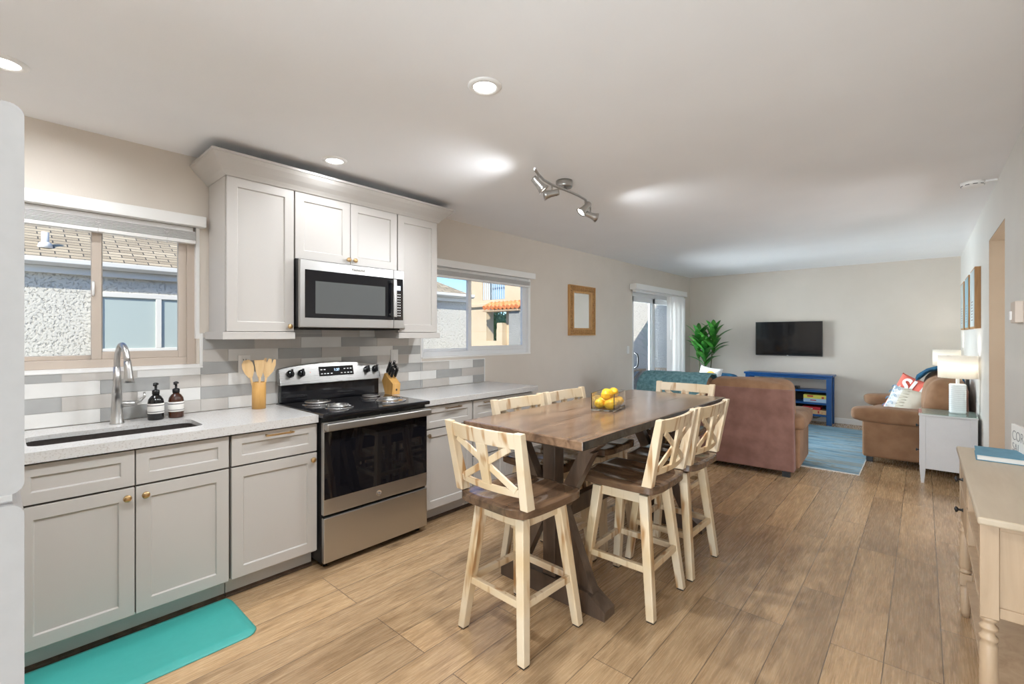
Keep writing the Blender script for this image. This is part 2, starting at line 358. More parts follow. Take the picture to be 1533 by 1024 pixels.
    def slab(s, nx, ny, pos, zt, zb, mi=0, side=None):
        def g(f): return lambda a, b: (lambda x, y: (x, y, f(x, y)))(*pos(2 * a - 1, 2 * b - 1))
        s.grid(g(zt), nx, ny, mi); s.grid(g(zb), nx, ny, mi)
        ring = [(i / nx, 0) for i in range(nx)] + [(1, j / ny) for j in range(ny)] + [(1 - i / nx, 1) for i in range(nx)] + [(0, 1 - j / ny) for j in range(ny)]
        vs = []
        for a, b in ring: vs += [g(zt)(a, b), g(zb)(a, b)]
        n = len(ring)
        return s.add(vs, [(2 * i, 2 * ((i + 1) % n), 2 * ((i + 1) % n) + 1, 2 * i + 1) for i in range(n)], mi if side is None else side)
    def puff(s, c, size, e1=0.45, e2=0.45, nu=28, nv=18, wr=0.0, seed=0, mi=0, T=None, fold=0.0):
        from mathutils import noise as mn
        def sg(x, e): return math.copysign(abs(x) ** e, x)
        vs = []; fs = []
        for j in range(nv + 1):
            ph = -PI / 2 + PI * j / nv
            for i in range(nu):
                th = 2 * PI * i / nu
                x = sg(math.cos(ph), e1) * sg(math.cos(th), e2); y = sg(math.cos(ph), e1) * sg(math.sin(th), e2); z = sg(math.sin(ph), e1)
                p = Vector((x * size[0] / 2, y * size[1] / 2, z * size[2] / 2))
                if wr:
                    n = mn.noise(Vector((p.x * 7 + seed * 3.1, p.y * 7, p.z * 3.5))) + 0.5 * mn.noise(Vector((p.x * 17, p.y * 15 + seed, p.z * 6)))
                    p += p.normalized() * n * wr
                vs.append((c[0] + p.x, c[1] + p.y, c[2] + p.z))
        for j in range(nv):
            for i in range(nu): fs.append((j * nu + i, j * nu + (i + 1) % nu, (j + 1) * nu + (i + 1) % nu, (j + 1) * nu + i))
        return s.add(vs, fs, mi, True, T)
    def build(s, name, mats, parent=None, bevel=0, seg=2, smooth=None, weld=True, sub=0):
        me = D.meshes.new(name); me.from_pydata(s.v, [], s.f)
        if not isinstance(mats, (list, tuple)): mats = [mats]
        for m in mats: me.materials.append(m)
        for p, mi, sm in zip(me.polygons, s.m, s.sm): p.material_index = mi; p.use_smooth = sm if smooth is None else smooth
        bm = bmesh.new(); bm.from_mesh(me)
        if weld and any(s.sm): bmesh.ops.remove_doubles(bm, verts=bm.verts, dist=1e-5)
        bmesh.ops.recalc_face_normals(bm, faces=bm.faces); bm.to_mesh(me); bm.free()
        o = D.objects.new(name, me); C.objects.link(o)
        if parent: o.parent = parent
        if bevel:
            b = o.modifiers.new('bevel', 'BEVEL'); b.width = bevel; b.segments = seg; b.limit_method = 'ANGLE'; b.angle_limit = R(40)
        if sub:
            b = o.modifiers.new('sub', 'SUBSURF'); b.levels = sub; b.render_levels = sub
        return o
def Bx(name, m, x0, x1, y0, y1, z0, z1, parent=None, bevel=0): return MB().box(x0, x1, y0, y1, z0, z1).build(name, m, parent, bevel)
def tag(o, label, cat, group=None):
    o['label'] = label; o['category'] = cat
    if group: o['group'] = group
    return o
def thing(name, label, cat, loc=(0, 0, 0), rz=0, group=None, rot=None):
    o = D.objects.new(name, None); C.objects.link(o); o.empty_display_size = 0.1
    o.location = loc; o.rotation_euler = rot or (0, 0, rz); return tag(o, label, cat, group)
def struct(o): o['kind'] = 'structure'; return o
def copy_tree(o, parent=None):
    c = o.copy(); C.objects.link(c)
    if parent: c.parent = parent
    for ch in [x for x in D.objects if x.parent == o]: copy_tree(ch, c)
    return c
def text(name, body, size, loc, rot, m, parent=None, ext=0.0005, bold=0.0, sx=1.0, al='CENTER'):
    cu = D.curves.new(name + '_c', 'FONT'); cu.body = body; cu.size = size; cu.extrude = ext; cu.align_x = al; cu.align_y = 'CENTER'
    cu.offset = bold
    to = D.objects.new('t', cu); C.objects.link(to); bpy.context.view_layer.update()
    me = D.meshes.new_from_object(to.evaluated_get(bpy.context.evaluated_depsgraph_get()))
    D.objects.remove(to); me.materials.clear(); me.materials.append(m)
    o = D.objects.new(name, me); C.objects.link(o); o.location = loc; o.rotation_euler = rot; o.scale = (sx, 1, 1)
    if parent: o.parent = parent
    return o
FX = (R(90), 0, R(90))        # text that faces +X
FY = (R(90), 0, 0)            # text that faces -Y
FNX = (R(90), 0, R(-90))      # text that faces -X

# ------------------------------------------------------------------ room shell
W, F, B0, H = 3.69, 8.81, -0.80, 2.461
def wall_cells(mb, axis, a0, a1, lo, hi, z0, z1, holes):
    us = sorted({lo, hi, *[h[0] for h in holes], *[h[1] for h in holes]}); zs = sorted({z0, z1, *[h[2] for h in holes], *[h[3] for h in holes]})
    for i in range(len(us) - 1):
        for j in range(len(zs) - 1):
            cu = (us[i] + us[i + 1]) / 2; cz = (zs[j] + zs[j + 1]) / 2
            if any(h[0] < cu < h[1] and h[2] < cz < h[3] for h in holes): continue
            if axis == 'x': mb.box(a0, a1, us[i], us[i + 1], zs[j], zs[j + 1])
            else: mb.box(us[i], us[i + 1], a0, a1, zs[j], zs[j + 1])
    return mb
WIN1 = (-0.08, 0.83, 1.205, 2.06); WIN2 = (2.515, 4.02, 1.185, 2.05); SLD = (6.47, 8.42, 0.0, 2.05)
struct(wall_cells(MB(), 'x', -0.14, 0.0, B0 - 0.12, F + 0.14, 0, H, [WIN1, WIN2, SLD]).build('wall_left', m_wall))
OPN = (4.25, 5.18, 0.0, 2.12)
struct(wall_cells(MB(), 'x', W, W + 0.13, B0 - 0.12, F + 0.14, 0, H, [OPN]).build('wall_right', m_wall2))
struct(MB().box(0, W, F, F + 0.14, 0, H).build('wall_far', m_wall))
struct(wall_cells(MB(), 'y', B0 - 0.12, B0, 0, W, 0, H, [(2.42, 3.55, 0.0, 2.08)]).build('wall_near', m_wall))
struct(Bx('floor', m_floor, -0.02, 5.6, B0 - 0.12, F + 0.1, -0.05, 0))
struct(Bx('ceiling', m_ceil, -0.42, 5.6, -3.6, F + 0.14, H, H + 0.13))  # stretched unseen past the rear wall to block sun through the door
# hallway beyond the opening, its painted return face
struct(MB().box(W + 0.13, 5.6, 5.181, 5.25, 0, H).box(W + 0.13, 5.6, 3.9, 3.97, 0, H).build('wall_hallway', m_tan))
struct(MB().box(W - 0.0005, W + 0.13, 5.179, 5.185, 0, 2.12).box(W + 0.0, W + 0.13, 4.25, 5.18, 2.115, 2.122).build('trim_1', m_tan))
struct(MB().box(0.0, W, F - 0.016, F, 0, 0.085).build('baseboard_far', m_white, bevel=0.005))
struct(MB().box(W - 0.014, W, 5.18, F, 0, 0.085).box(W - 0.014, W, B0, 4.25, 0, 0.085).build('baseboard_right', m_white, bevel=0.005))
struct(MB().box(0, 0.014, 3.33, 6.45, 0, 0.085).build('baseboard_left', m_white, bevel=0.005))
g = D.objects.new('added_rear_door', None); C.objects.link(g); struct(g)  # unseen glazed door, made up to let light in behind the camera
f = MB()
for x0, x1 in ((2.42, 2.50), (3.47, 3.55)): f.box(x0, x1, B0 - 0.10, B0 - 0.04, 0, 2.08)
f.box(2.5, 3.47, B0 - 0.10, B0 - 0.04, 2.0, 2.08).box(2.5, 3.47, B0 - 0.10, B0 - 0.04, 0, 0.12).build('door_frame', m_vinyl, g)
MB().box(2.5, 3.47, B0 - 0.075, B0 - 0.07, 0.12, 2.0).build('pane', m_glass, g)

# windows ------------------------------------------------------------------
def slider(idx, y0, y1, z0, z1, m, mull, xo=-0.065):
    g = D.objects.new('window_%d' % idx, None); C.objects.link(g); struct(g)
    fw = 0.045
    MB().box(xo - 0.04, xo + 0.035, y0 + fw, y1 - fw, z0, z0 + fw).box(xo - 0.04, xo + 0.035, y0 + fw, y1 - fw, z1 - fw, z1) \
        .box(xo - 0.04, xo + 0.035, y0, y0 + fw, z0, z1).box(xo - 0.04, xo + 0.035, y1 - fw, y1, z0, z1).build('window_frame', m, g, 0.003)
    def sash(name, a, b, x, sw=0.042):
        a2, b2 = a, b
        o = MB().box(x - 0.014, x + 0.014, a2 + sw, b2 - sw, z0 + fw, z0 + fw + sw).box(x - 0.014, x + 0.014, a2 + sw, b2 - sw, z1 - fw - sw, z1 - fw) \
            .box(x - 0.014, x + 0.014, a2, a2 + sw, z0 + fw, z1 - fw).box(x - 0.014, x + 0.014, b2 - sw, b2, z0 + fw, z1 - fw).build(name, m, g, 0.003)
        MB().box(x - 0.003, x + 0.003, a2 + sw - 0.004, b2 - sw + 0.004, z0 + fw + sw - 0.004, z1 - fw - sw + 0.004).build('pane', m_glass, o)
        return o
    sash('sliding_sash', y0 + fw, mull + 0.02, xo - 0.017, 0.024); s2 = sash('fixed_sash', mull - 0.03, y1 - fw, xo + 0.016)
    zc = (z0 + z1) / 2
    MB().tube([(xo + 0.02, mull - 0.022, zc - 0.04), (xo + 0.045, mull - 0.024, zc - 0.03), (xo + 0.045, mull - 0.024, zc + 0.03), (xo + 0.02, mull - 0.022, zc + 0.04)], 0.006, 8).build('latch', m_plast, g)
    return g
slider(1, *WIN1, m_almond, 0.385)
slider(2, *WIN2, m_vinyl, 3.14)
# white return lining around each window (inside of the wall opening)
struct(MB().box(-0.03, 0.004, WIN1[1] - 0.006, WIN1[1] + 0.012, 1.36, WIN1[3]).box(-0.03, 0.012, WIN1[0], WIN1[1] + 0.012, 1.190, 1.206).build('trim_2', m_white))
struct(MB().box(-0.03, 0.003, WIN2[1] - 0.03, WIN2[1] + 0.006, 1.18, WIN2[3]).box(-0.03, 0.006, 2.52, WIN2[1] + 0.006, 1.172, 1.186).build('trim_3', m_white))
def blind(label, y0, y1, ztop, zst, n, group):
    t = thing('window_blind', label, 'blind', (0, 0, 0), group=group)
    MB().box(-0.002, 0.055, y0 - 0.02, y1 + 0.035, ztop - 0.008, ztop + 0.055).build('valance', m_white, t, 0.002)
    MB().box(-0.030, -0.002, y0 + 0.01, y1 - 0.02, ztop - 0.035, ztop - 0.010).build('headrail', m_blind, t)
    s_ = MB(); dz = (ztop - 0.045 - zst) / n
    for k in range(n): s_.box(-0.026, 0.022, y0 + 0.015, y1 - 0.012, zst + 0.012 + k * dz, zst + 0.012 + k * dz + 0.0028,
                              T=Matrix.Translation((0, 0, 0)))
    s_.build('slats', m_blind, t)
    MB().box(-0.026, 0.022, y0 + 0.015, y1 - 0.012, zst - 0.012, zst + 0.008).build('bottom_rail', m_blind, t, 0.002)
    for y in (y0 + (y1 - y0) * 0.17, y0 + (y1 - y0) * 0.5, y1 - (y1 - y0) * 0.17):
        for dx in (-0.027, 0.023):
            pts = [(dx, y, zst - 0.01), (dx, y + 0.004, zst + 0.015)] + [(dx + 0.004, y + 0.014 * math.sin(k * 2.1), zst + 0.02 + 0.004 * k) for k in range(10)] + [(dx, y, zst + 0.07), (dx, y, ztop - 0.02)]
            MB().tube(pts, 0.0011, 5).build('ladder_cord', m_blind, t)
    return t
blind('white slatted blind pulled up over the sink window', WIN1[0], WIN1[1], 2.042, 1.945, 7, 'raised blinds')
blind('white slatted blind pulled up over the window beyond the wall cabinets', WIN2[0], WIN2[1], 2.015, 1.925, 7, 'raised blinds')

# sliding door -------------------------------------------------------------
g = D.objects.new('door_1', None); C.objects.link(g); struct(g)
y0, y1 = SLD[0], SLD[1]
MB().box(-0.12, -0.02, y0, y0 + 0.035, 0, 2.05).box(-0.12, -0.02, y1 - 0.035, y1, 0, 2.05).box(-0.12, -0.02, y0, y1, 1.98, 2.05).box(-0.12, -0.02, y0, y1, 0, 0.03).build('door_frame', m_vinyl, g, 0.003)
for k, (a, b, x) in enumerate(((y0 + 0.035, 7.33, -0.05), (7.22, y1 - 0.035, -0.085))):
    o = MB().box(x - 0.016, x + 0.016, a, a + 0.075, 0.03, 1.98).box(x - 0.016, x + 0.016, b - 0.075, b, 0.03, 1.98).box(x - 0.016, x + 0.016, a, b, 0.03, 0.14).box(x - 0.016, x + 0.016, a, b, 1.90, 1.98).build('door_leaf', m_vinyl, g, 0.003)
    MB().box(x - 0.003, x + 0.003, a + 0.075, b - 0.075, 0.14, 1.90).build('pane', m_glass, o)
MB().tube([(-0.03, 6.60, 0.87), (0.02, 6.60, 0.90), (0.03, 6.60, 0.95), (0.03, 6.60, 1.03), (0.02, 6.60, 1.08), (-0.03, 6.60, 1.11)], 0.011, 10).build('handle', m_blackp, g)
t = thing('vertical_blind', 'white vertical blind gathered at the far side of the patio door', 'blind')
MB().box(0.002, 0.115, 6.38, 8.36, 2.07, 2.155).build('valance', m_white, t, 0.003)
MB().box(0.03, 0.07, 6.42, 8.32, 2.035, 2.069).build('headrail', m_blind, t)
v = MB()
for k in range(13):
    yy = 7.72 + k * 0.048; a = R(28 + 6 * math.sin(k * 1.7)); d = Vector((math.cos(a), math.sin(a), 0)) * 0.045
    v.bar((0.055, yy, 0.04), (0.055, yy, 2.04), 0.088, 0.0025, 0, up=(math.sin(a), -math.cos(a), 0))
v.build('vanes', m_blind, t)
MB().tube([(0.09, 7.70, 2.03), (0.092, 7.69, 1.3)], 0.004, 6).build('wand', m_blind, t)

# ------------------------------------------------------------------ kitchen cabinets
def shaker(mb, y0, y1, z0, z1, x, th=0.02, rail=0.055, rec=0.008):
    r = min(rail, (z1 - z0) * 0.3, (y1 - y0) * 0.3); b = 0.004
    O = [(y0, z0), (y1, z0), (y1, z1), (y0, z1)]; I = [(y0 + r, z0 + r), (y1 - r, z0 + r), (y1 - r, z1 - r), (y0 + r, z1 - r)]
    J = [(y0 + r + b, z0 + r + b), (y1 - r - b, z0 + r + b), (y1 - r - b, z1 - r - b), (y0 + r + b, z1 - r - b)]
    vs = [(x - th, a, c) for a, c in O] + [(x, a, c) for a, c in O] + [(x, a, c) for a, c in I] + [(x - rec, a, c) for a, c in J]
    fs = [(3, 2, 1, 0)]
    for o in (0, 4, 8): fs += [(o + i, o + (i + 1) % 4, o + 4 + (i + 1) % 4, o + 4 + i) for i in range(4)]
    fs.append((12, 13, 14, 15)); return mb.add(vs, fs)
def knob(parent, x, y, z, m=m_brass, r=0.0155):
    T = Matrix.Translation((x, y, z)) @ Matrix.Rotation(R(90), 4, 'Y')
    return MB().lathe([(0.006, 0), (0.0045, 0.012), (r * 0.7, 0.016), (r, 0.021), (r, 0.026), (r * 0.8, 0.0295), (0.0001, 0.031)], seg=18, T=T).build('knob', m, parent)
def pull(parent, x, ya, yb, z, m=m_brass):
    return MB().box(x + 0.022, x + 0.031, ya, yb, z - 0.005, z + 0.005).box(x, x + 0.023, ya + 0.006, ya + 0.015, z - 0.0045, z + 0.0045).box(x, x + 0.023, yb - 0.015, yb - 0.006, z - 0.0045, z + 0.0045).build('pull', m, parent, 0.0015)
XF = 0.63; G = 0.0025
def base_unit(y0, y1, label, fronts):
    """fronts: (kind, y0, y1, z0, z1, handle)"""
    t = thing('base_cabinet', label, 'cabinet', group='base cabinets')
    if 'sink cabinet with' in label: MB().box(0.012, 0.605, y0, y1, 0.10, 0.66).box(0.56, 0.605, y0, y1, 0.66, 0.869).box(0.012, 0.559, y0, y0 + 0.018, 0.66, 0.869).box(0.012, 0.559, y1 - 0.018, y1, 0.66, 0.869).build('cabinet_body', m_cab, t)
    else: MB().box(0.012, 0.605, y0, y1, 0.10, 0.869).build('cabinet_body', m_cab, t)
    MB().box(0.012, 0.545, y0, y1, 0.0, 0.0995).build('toe_kick', m_kick, t)
    MB().prism([(0.5455, 0.0), (0.560, 0.0), (0.558, 0.010), (0.5455, 0.018)], 'y', y0, y1).build('shoe_molding', m_trestle, t)
    MB().box(0.605, 0.609, y0 + 0.001, y1 - 0.001, 0.115, 0.864).build('gap_shade', m_cabin, t)  # dark sheet behind the fronts paints the shade in their gaps
    for kind, a, b, z0, z1, h in fronts:
        o = shaker(MB(), a + G, b - G, z0 + G, z1 - G, XF, 0.021).build(kind, m_cab, t, 0.0015)
        if h:
            if h[0] == 'k': knob(o, XF, h[1], h[2], h[3] if len(h) > 3 else m_brass)
            else: pull(o, XF, h[1], h[2], h[3], h[4] if len(h) > 4 else m_brass)
    return t
base_unit(0.050, 0.816, 'wide grey sink cabinet with two panel doors under the sink',
    [('false_drawer_front', 0.052, 0.433, 0.698, 0.862, None), ('false_drawer_front', 0.433, 0.814, 0.698, 0.862, None),
     ('door', 0.052, 0.433, 0.112, 0.694, ('k', 0.402, 0.652)), ('door', 0.433, 0.814, 0.112, 0.694, ('k', 0.468, 0.652))])
base_unit(0.820, 1.279, 'narrow grey cabinet with one drawer and door left of the range',
    [('drawer', 0.822, 1.277, 0.698, 0.862, ('p', 0.983, 1.133, 0.838)), ('door', 0.822, 1.277, 0.112, 0.694, ('k', 1.245, 0.655))])
base_unit(-0.74, 0.046, 'plain grey corner base cabinet left of the sink cabinet',
    [('drawer', -0.70, 0.044, 0.698, 0.862, ('p', -0.4, -0.25, 0.80)), ('door', -0.70, 0.044, 0.112, 0.694, ('k', 0.01, 0.652))])
base_unit(2.052, 2.537, 'grey cabinet with one drawer over a door right of the range',
    [('drawer', 2.058, 2.535, 0.698, 0.862, ('p', 2.25, 2.40, 0.838, m_bronze)), ('door', 2.058, 2.535, 0.112, 0.694, ('k', 2.092, 0.655, m_bronze))])
fr = []
for a, b in ((2.545, 2.918), (2.918, 3.295)):
    c = (a + b) / 2
    fr += [('drawer', a, b, 0.698, 0.862, ('p', c - 0.08, c + 0.08, 0.838, m_bronze)), ('drawer', a, b, 0.415, 0.694, ('p', c - 0.08, c + 0.08, 0.66, m_bronze)),
           ('drawer', a, b, 0.112, 0.411, ('p', c - 0.08, c + 0.08, 0.38, m_bronze))]
base_unit(2.541, 3.300, 'grey drawer cabinet at the far end behind the dining table', fr)

# worktops
def rrect(x0, x1, y0, y1, r, n=6):
    pts = []
    for cx, cy, a0 in ((x1 - r, y1 - r, 0), (x0 + r, y1 - r, 90), (x0 + r, y0 + r, 180), (x1 - r, y0 + r, 270)):
        for k in range(n + 1): a = R(a0 + 90 * k / n); pts.append((cx + r * math.cos(a), cy + r * math.sin(a)))
    return pts
SK = (0.235, 0.515, 0.098, 0.735)
ZT = 0.893
ct = MB().box(0.012, 0.652, -0.78, SK[2], ZT, 0.914).box(0.012, 0.652, SK[3], 1.274, ZT, 0.914).box(0.012, SK[0], SK[2], SK[3], ZT, 0.914).box(SK[1], 0.652, SK[2], SK[3], ZT, 0.914)
ct.box(0.612, 0.652, -0.78, 1.274, 0.870, ZT).box(0.012, 0.612, 1.244, 1.274, 0.870, ZT)
for cx, cy, sx, sy in ((SK[0], SK[2], 1, 1), (SK[1], SK[2], -1, 1), (SK[1], SK[3], -1, -1), (SK[0], SK[3], 1, -1)):
    r_ = 0.045; ct.prism([(cx, cy)] + [(cx + sx * r_ * (1 - math.sin(R(15 * k))), cy + sy * r_ * (1 - math.cos(R(15 * k)))) for k in range(7)], 'z', ZT, 0.914)
o = ct.build('countertop', m_quartz)
tag(o, 'speckled white quartz countertop around the sink', 'countertop', 'quartz countertops')
o = MB().box(0.012, 0.652, 2.050, 3.345, 0.870, 0.914).build('countertop', m_quartz, None, 0.003)
tag(o, 'speckled white quartz countertop between the range and the dining table', 'countertop', 'quartz countertops')
t = thing('sink', 'dark brown undermount sink sunk in the countertop', 'sink')
mb = MB(); lo = rrect(SK[0] - 0.004, SK[1] + 0.004, SK[2] - 0.004, SK[3] + 0.004, 0.045); li = rrect(SK[0] + 0.02, SK[1] - 0.02, SK[2] + 0.02, SK[3] - 0.02, 0.04)
n = len(lo); vs = [(x, y, 0.8925) for x, y in lo] + [(x, y, 0.70) for x, y in lo] + [(x, y, 0.682) for x, y in li]
mb.add(vs, [(i, (i + 1) % n, n + (i + 1) % n, n + i) for i in range(n)] + [(n + i, n + (i + 1) % n, 2 * n + (i + 1) % n, 2 * n + i) for i in range(n)] + [tuple(range(2 * n, 3 * n))])
mb.build('basin', m_sink, t)
MB().lathe([(0.0001, 0.6835), (0.03, 0.6835), (0.045, 0.686), (0.045, 0.683)], (0.37, 0.36, 0)).build('drain', m_steel, t)

# backsplash tiles ----------------------------------------------------------
TH = 0.0757; TL = 0.3048; mb = MB()
def tile_zone(y0, y1, z0, z1):
    mb.box(0.0005, 0.006, y0, y1, z0, z1, 3)
    for r in range(9):
        za = 0.914 + r * TH; zb = za + TH
        if zb <= z0 + 1e-4 or za >= z1 - 1e-4: continue
        st = 2.52 if r % 2 == 0 else 2.37
        for k in range(-12, 4):
            a = st + k * TL; b = a + TL
            aa, bb = max(a, y0), min(b, y1); zza, zzb = max(za, z0), min(zb, z1)
            if bb - aa < 0.01: continue
            ci = (0, 1, 2)[k % 3] if r % 2 == 0 else (1, 2, 0)[k % 3]
            mb.box(0.004, 0.010, aa + 0.001, bb - 0.001, zza + 0.001, zzb - 0.001, ci)
tile_zone(-0.79, WIN1[0] - 0.01, 0.916, 1.19); tile_zone(WIN1[0] - 0.01, 0.846, 0.916, 1.19); tile_zone(0.846, 2.500, 0.916, 1.395); tile_zone(2.500, 3.285, 0.916, 1.141)
tile_zone(1.273, 2.042, 1.395, 1.43)
o = mb.build('backsplash', [*m_tile, m_grout], None); tag(o, 'backsplash of long white, beige and grey tiles behind the countertops', 'backsplash')
for a_ in ((0.842, 0.858, 1.1945, 1.392), (WIN1[0], 0.858, 1.183, 1.194), (2.496, 2.508, 1.1495, 1.392), (2.496, 3.297, 1.1415, 1.149), (3.286, 3.297, 0.916, 1.141)):
    MB().box(0.001, 0.013, *a_).build('edge_trim', m_white, o, 0.002)

# upper cabinets -------------------------------------------------------------
def upper(y0, y1, z0, z1, label, doors, rail=None):
    t = thing('wall_cabinet', label, 'cabinet', group='wall cabinets')
    MB().box(0.014, 0.308, y0, y1, z0, z1).build('cabinet_body', m_cab, t)
    for a, b, kn in doors:
        o = shaker(MB(), a + G, b - G, z0 + G, z1 - 0.012, 0.331, 0.021).build('door', m_cab, t, 0.0015)
        if kn: knob(o, 0.331, kn[0], kn[1], kn[2] if len(kn) > 2 else m_brass)
    if rail: MB().box(0.014, 0.345, rail[0], rail[1], z0 - 0.045, z0 - 0.001).build('light_rail', m_cab, t, 0.002)
    return t
upper(0.889, 1.271, 1.402, 2.31, 'tall single-door wall cabinet left of the microwave', [(0.889, 1.271, (1.238, 1.436))], (0.868, 1.271))
upper(1.273, 2.040, 1.868, 2.31, 'short two-door wall cabinet above the microwave', [(1.275, 1.655, (1.632, 1.90)), (1.655, 2.038, (1.682, 1.90))])
upper(2.042, 2.424, 1.402, 2.31, 'tall single-door wall cabinet right of the microwave', [(2.042, 2.424, (2.075, 1.436, m_nickel))], (2.042, 2.440))
prof = [(0.0, 2.296), (0.006, 2.296), (0.012, 2.305), (0.026, 2.322), (0.052, 2.345), (0.078, 2.372), (0.092, 2.392), (0.098, 2.394), (0.098, 2.408), (0.0, 2.408)]
vs = []; n = len(prof)
for d, z in prof:
    vs += [(0.003, 0.889 - d, z), (0.333 + d, 0.889 - d, z), (0.333 + d, 2.424 + d, z), (0.003, 2.424 + d, z)]
fs = []
for i in range(n - 1):
    for j in range(3): fs.append((4 * i + j, 4 * i + j + 1, 4 * (i + 1) + j + 1, 4 * (i + 1) + j))
fs.append((4 * (n - 2), 4 * (n - 2) + 1, 4 * (n - 2) + 2, 4 * (n - 2) + 3))
mb = MB().add(vs, fs)
tag(mb.build('crown_molding', m_cab, None), 'grey-white crown molding running along the top of the wall cabinets', 'molding')

# microwave -------------------------------------------------------------------
t = thing('microwave', 'stainless over-the-range microwave hung under the short wall cabinet', 'microwave')
MB().box(0.014, 0.374, 1.277, 2.038, 1.436, 1.864).build('housing', m_blackp, t)
MB().box(0.374, 0.382, 1.277, 2.038, 1.430, 1.862).box(0.374, 0.400, 1.962, 2.048, 1.430, 1.858, 0).build('control_side', m_steel, t, 0.003)
d = MB().box(0.383, 0.401, 1.277, 1.959, 1.430, 1.858).build('door', m_steel, t, 0.004)
MB().box(0.4005, 0.4035, 1.307, 1.958, 1.492, 1.797).build('door_glass', m_black, d, 0.003)
MB().box(0.4037, 0.4045, 1.373, 1.885, 1.520, 1.728).build('window', m_mwglass, d)
MB().box(0.434, 0.446, 1.930, 1.958, 1.513, 1.785).box(0.402, 0.436, 1.934, 1.954, 1.517, 1.538).box(0.402, 0.436, 1.934, 1.954, 1.760, 1.781).build('handle', m_steel, d, 0.003)
MB().box(0.4010, 0.4030, 1.622, 1.728, 1.812, 1.842).build('badge', m_paper, d, 0.001)
text('badge_text', 'KitchenAid', 0.021, (0.4032, 1.675, 1.826), FX, m_ink, d, bold=0.0003)
c = MB().box(0.4, 0.4035, 1.963, 2.040, 1.492, 1.797).build('control_panel', m_black, t, 0.003)
MB().box(0.4037, 0.4042, 1.976, 2.016, 1.712, 1.744).build('display', m_lcd, c)
k = MB()
for i in range(9):
    for j in range(3): k.box(0.4036, 0.4041, 1.975 + j * 0.016, 1.983 + j * 0.016, 1.522 + i * 0.0195, 1.528 + i * 0.0195)
k.build('keypad', m_whiteink, c)
MB().box(0.03, 0.372, 1.285, 2.03, 1.418, 1.4355).build('underside_grille', m_dark, t)

# range ------------------------------------------------------------------------
t = thing('electric_range', 'stainless and black freestanding electric range with coil burners', 'range', (0, 0, 0))
Y0, Y1 = 1.287, 2.045
MB().box(0.03, 0.655, Y0, Y1, 0.035, 0.893).build('range_body', m_blackp, t)
for x in (0.08, 0.62):
    for y in (Y0 + 0.04, Y1 - 0.04): MB().cyl((x, y, 0), (x, y, 0.034), 0.015, 12).build('leveling_foot', m_blackp, t)
MB().box(0.656, 0.688, Y0 + 0.002, Y1 - 0.004, 0.040, 0.306).build('storage_drawer', m_steel, t, 0.005)
d = MB().box(0.656, 0.686, Y0, Y1 - 0.004, 0.322, 0.868).build('oven_door', m_steel, t, 0.004)
MB().box(0.6865, 0.6895, Y0 + 0.004, Y1 - 0.008, 0.415, 0.812).build('door_glass', m_glassblk, d, 0.002)
MB().box(0.690, 0.6905, Y0 + 0.12, Y1 - 0.14, 0.475, 0.745).build('oven_window', m_glassblk, d)
MB().box(0.705, 0.738, Y0 - 0.002, Y1, 0.822, 0.866).box(0.688, 0.706, Y0, Y0 + 0.03, 0.828, 0.862).box(0.688, 0.706, Y1 - 0.03, Y1 - 0.002, 0.828, 0.862).build('handle', m_steel, d, 0.008, 3)
T = Matrix.Translation((0.6865, 1.655, 0.368)) @ Matrix.Rotation(R(90), 4, 'Y')
MB().lathe([(0.0001, 0.002), (0.016, 0.002), (0.0175, 0.003), (0.019, 0.002), (0.019, 0)], T=T).build('round_emblem', m_chrome, d)
text('emblem_letters', 'GE', 0.017, (0.6892, 1.655, 0.368), FX, m_greyink, d)
v = MB()
for a, b in ((1.43, 1.50), (1.515, 1.66), (1.675, 1.80), (1.815, 1.90)): v.box(0.6862, 0.690, a, b, 0.8705, 0.8755)
v.build('vent_slots', m_dark, t)
ck = MB().box(0.030, 0.712, Y0 - 0.012, Y1 + 0.006, 0.895, 0.921).build('cooktop', m_black, t, 0.008, 3)
for x, y, r in ((0.255, 1.465, 0.092), (0.515, 1.475, 0.072), (0.255, 1.865, 0.072), (0.500, 1.865, 0.092)):
    pb = MB().lathe([(0.02, 0.9225), (r, 0.9225), (r + 0.012, 0.927), (r + 0.016, 0.926), (r + 0.018, 0.9215)], (x, y, 0), 32).build('drip_pan', m_chrome, ck)
    sp = []; turns = 4 if r > 0.08 else 3
    for i in range(turns * 28 + 1): a = 2 * PI * i / 28; rr = 0.018 + (r - 0.022) * i / (turns * 28); sp.append((x + rr * math.cos(a), y + rr * math.sin(a), 0.936))
    MB().tube(sp, 0.0052, 6).build('heating_coil', m_nickel, ck)
MB().box(0.03, 0.075, Y0 + 0.005, Y1 - 0.005, 0.922, 1.045).build('riser', m_black, t, 0.004)
# arched control panel
n = 14; arc = [(Y0 + (Y1 - Y0) * i / n, 1.155 + 0.032 * math.sin(PI * i / n)) for i in range(n + 1)]
p = MB(); poly = [(Y0, 1.035)] + arc + [(Y1, 1.035)]
poly = [(Y0 - 0.004, 1.040), (Y0 - 0.004, 1.150)] + arc[1:-1] + [(Y1 + 0.004, 1.150), (Y1 + 0.004, 1.040)]
nn = len(poly); vs = [(0.028, a, z) for a, z in poly] + [(0.092 - (z - 1.040) * 0.28, a, z) for a, z in poly]
p.add(vs, [(i, (i + 1) % nn, nn + (i + 1) % nn, nn + i) for i in range(nn)] + [tuple(range(nn)), tuple(range(nn, 2 * nn))])
cp = p.build('control_panel', m_panelsteel, t, 0.004)
tilt = Matrix.Translation((0.0925, 0, 1.040)) @ Matrix.Rotation(math.atan(-0.28), 4, 'Y')
MB().box(0.0, 0.003, 1.556, 1.822, 0.048, 0.118, T=tilt).build('display_glass', m_black, cp, 0.003)
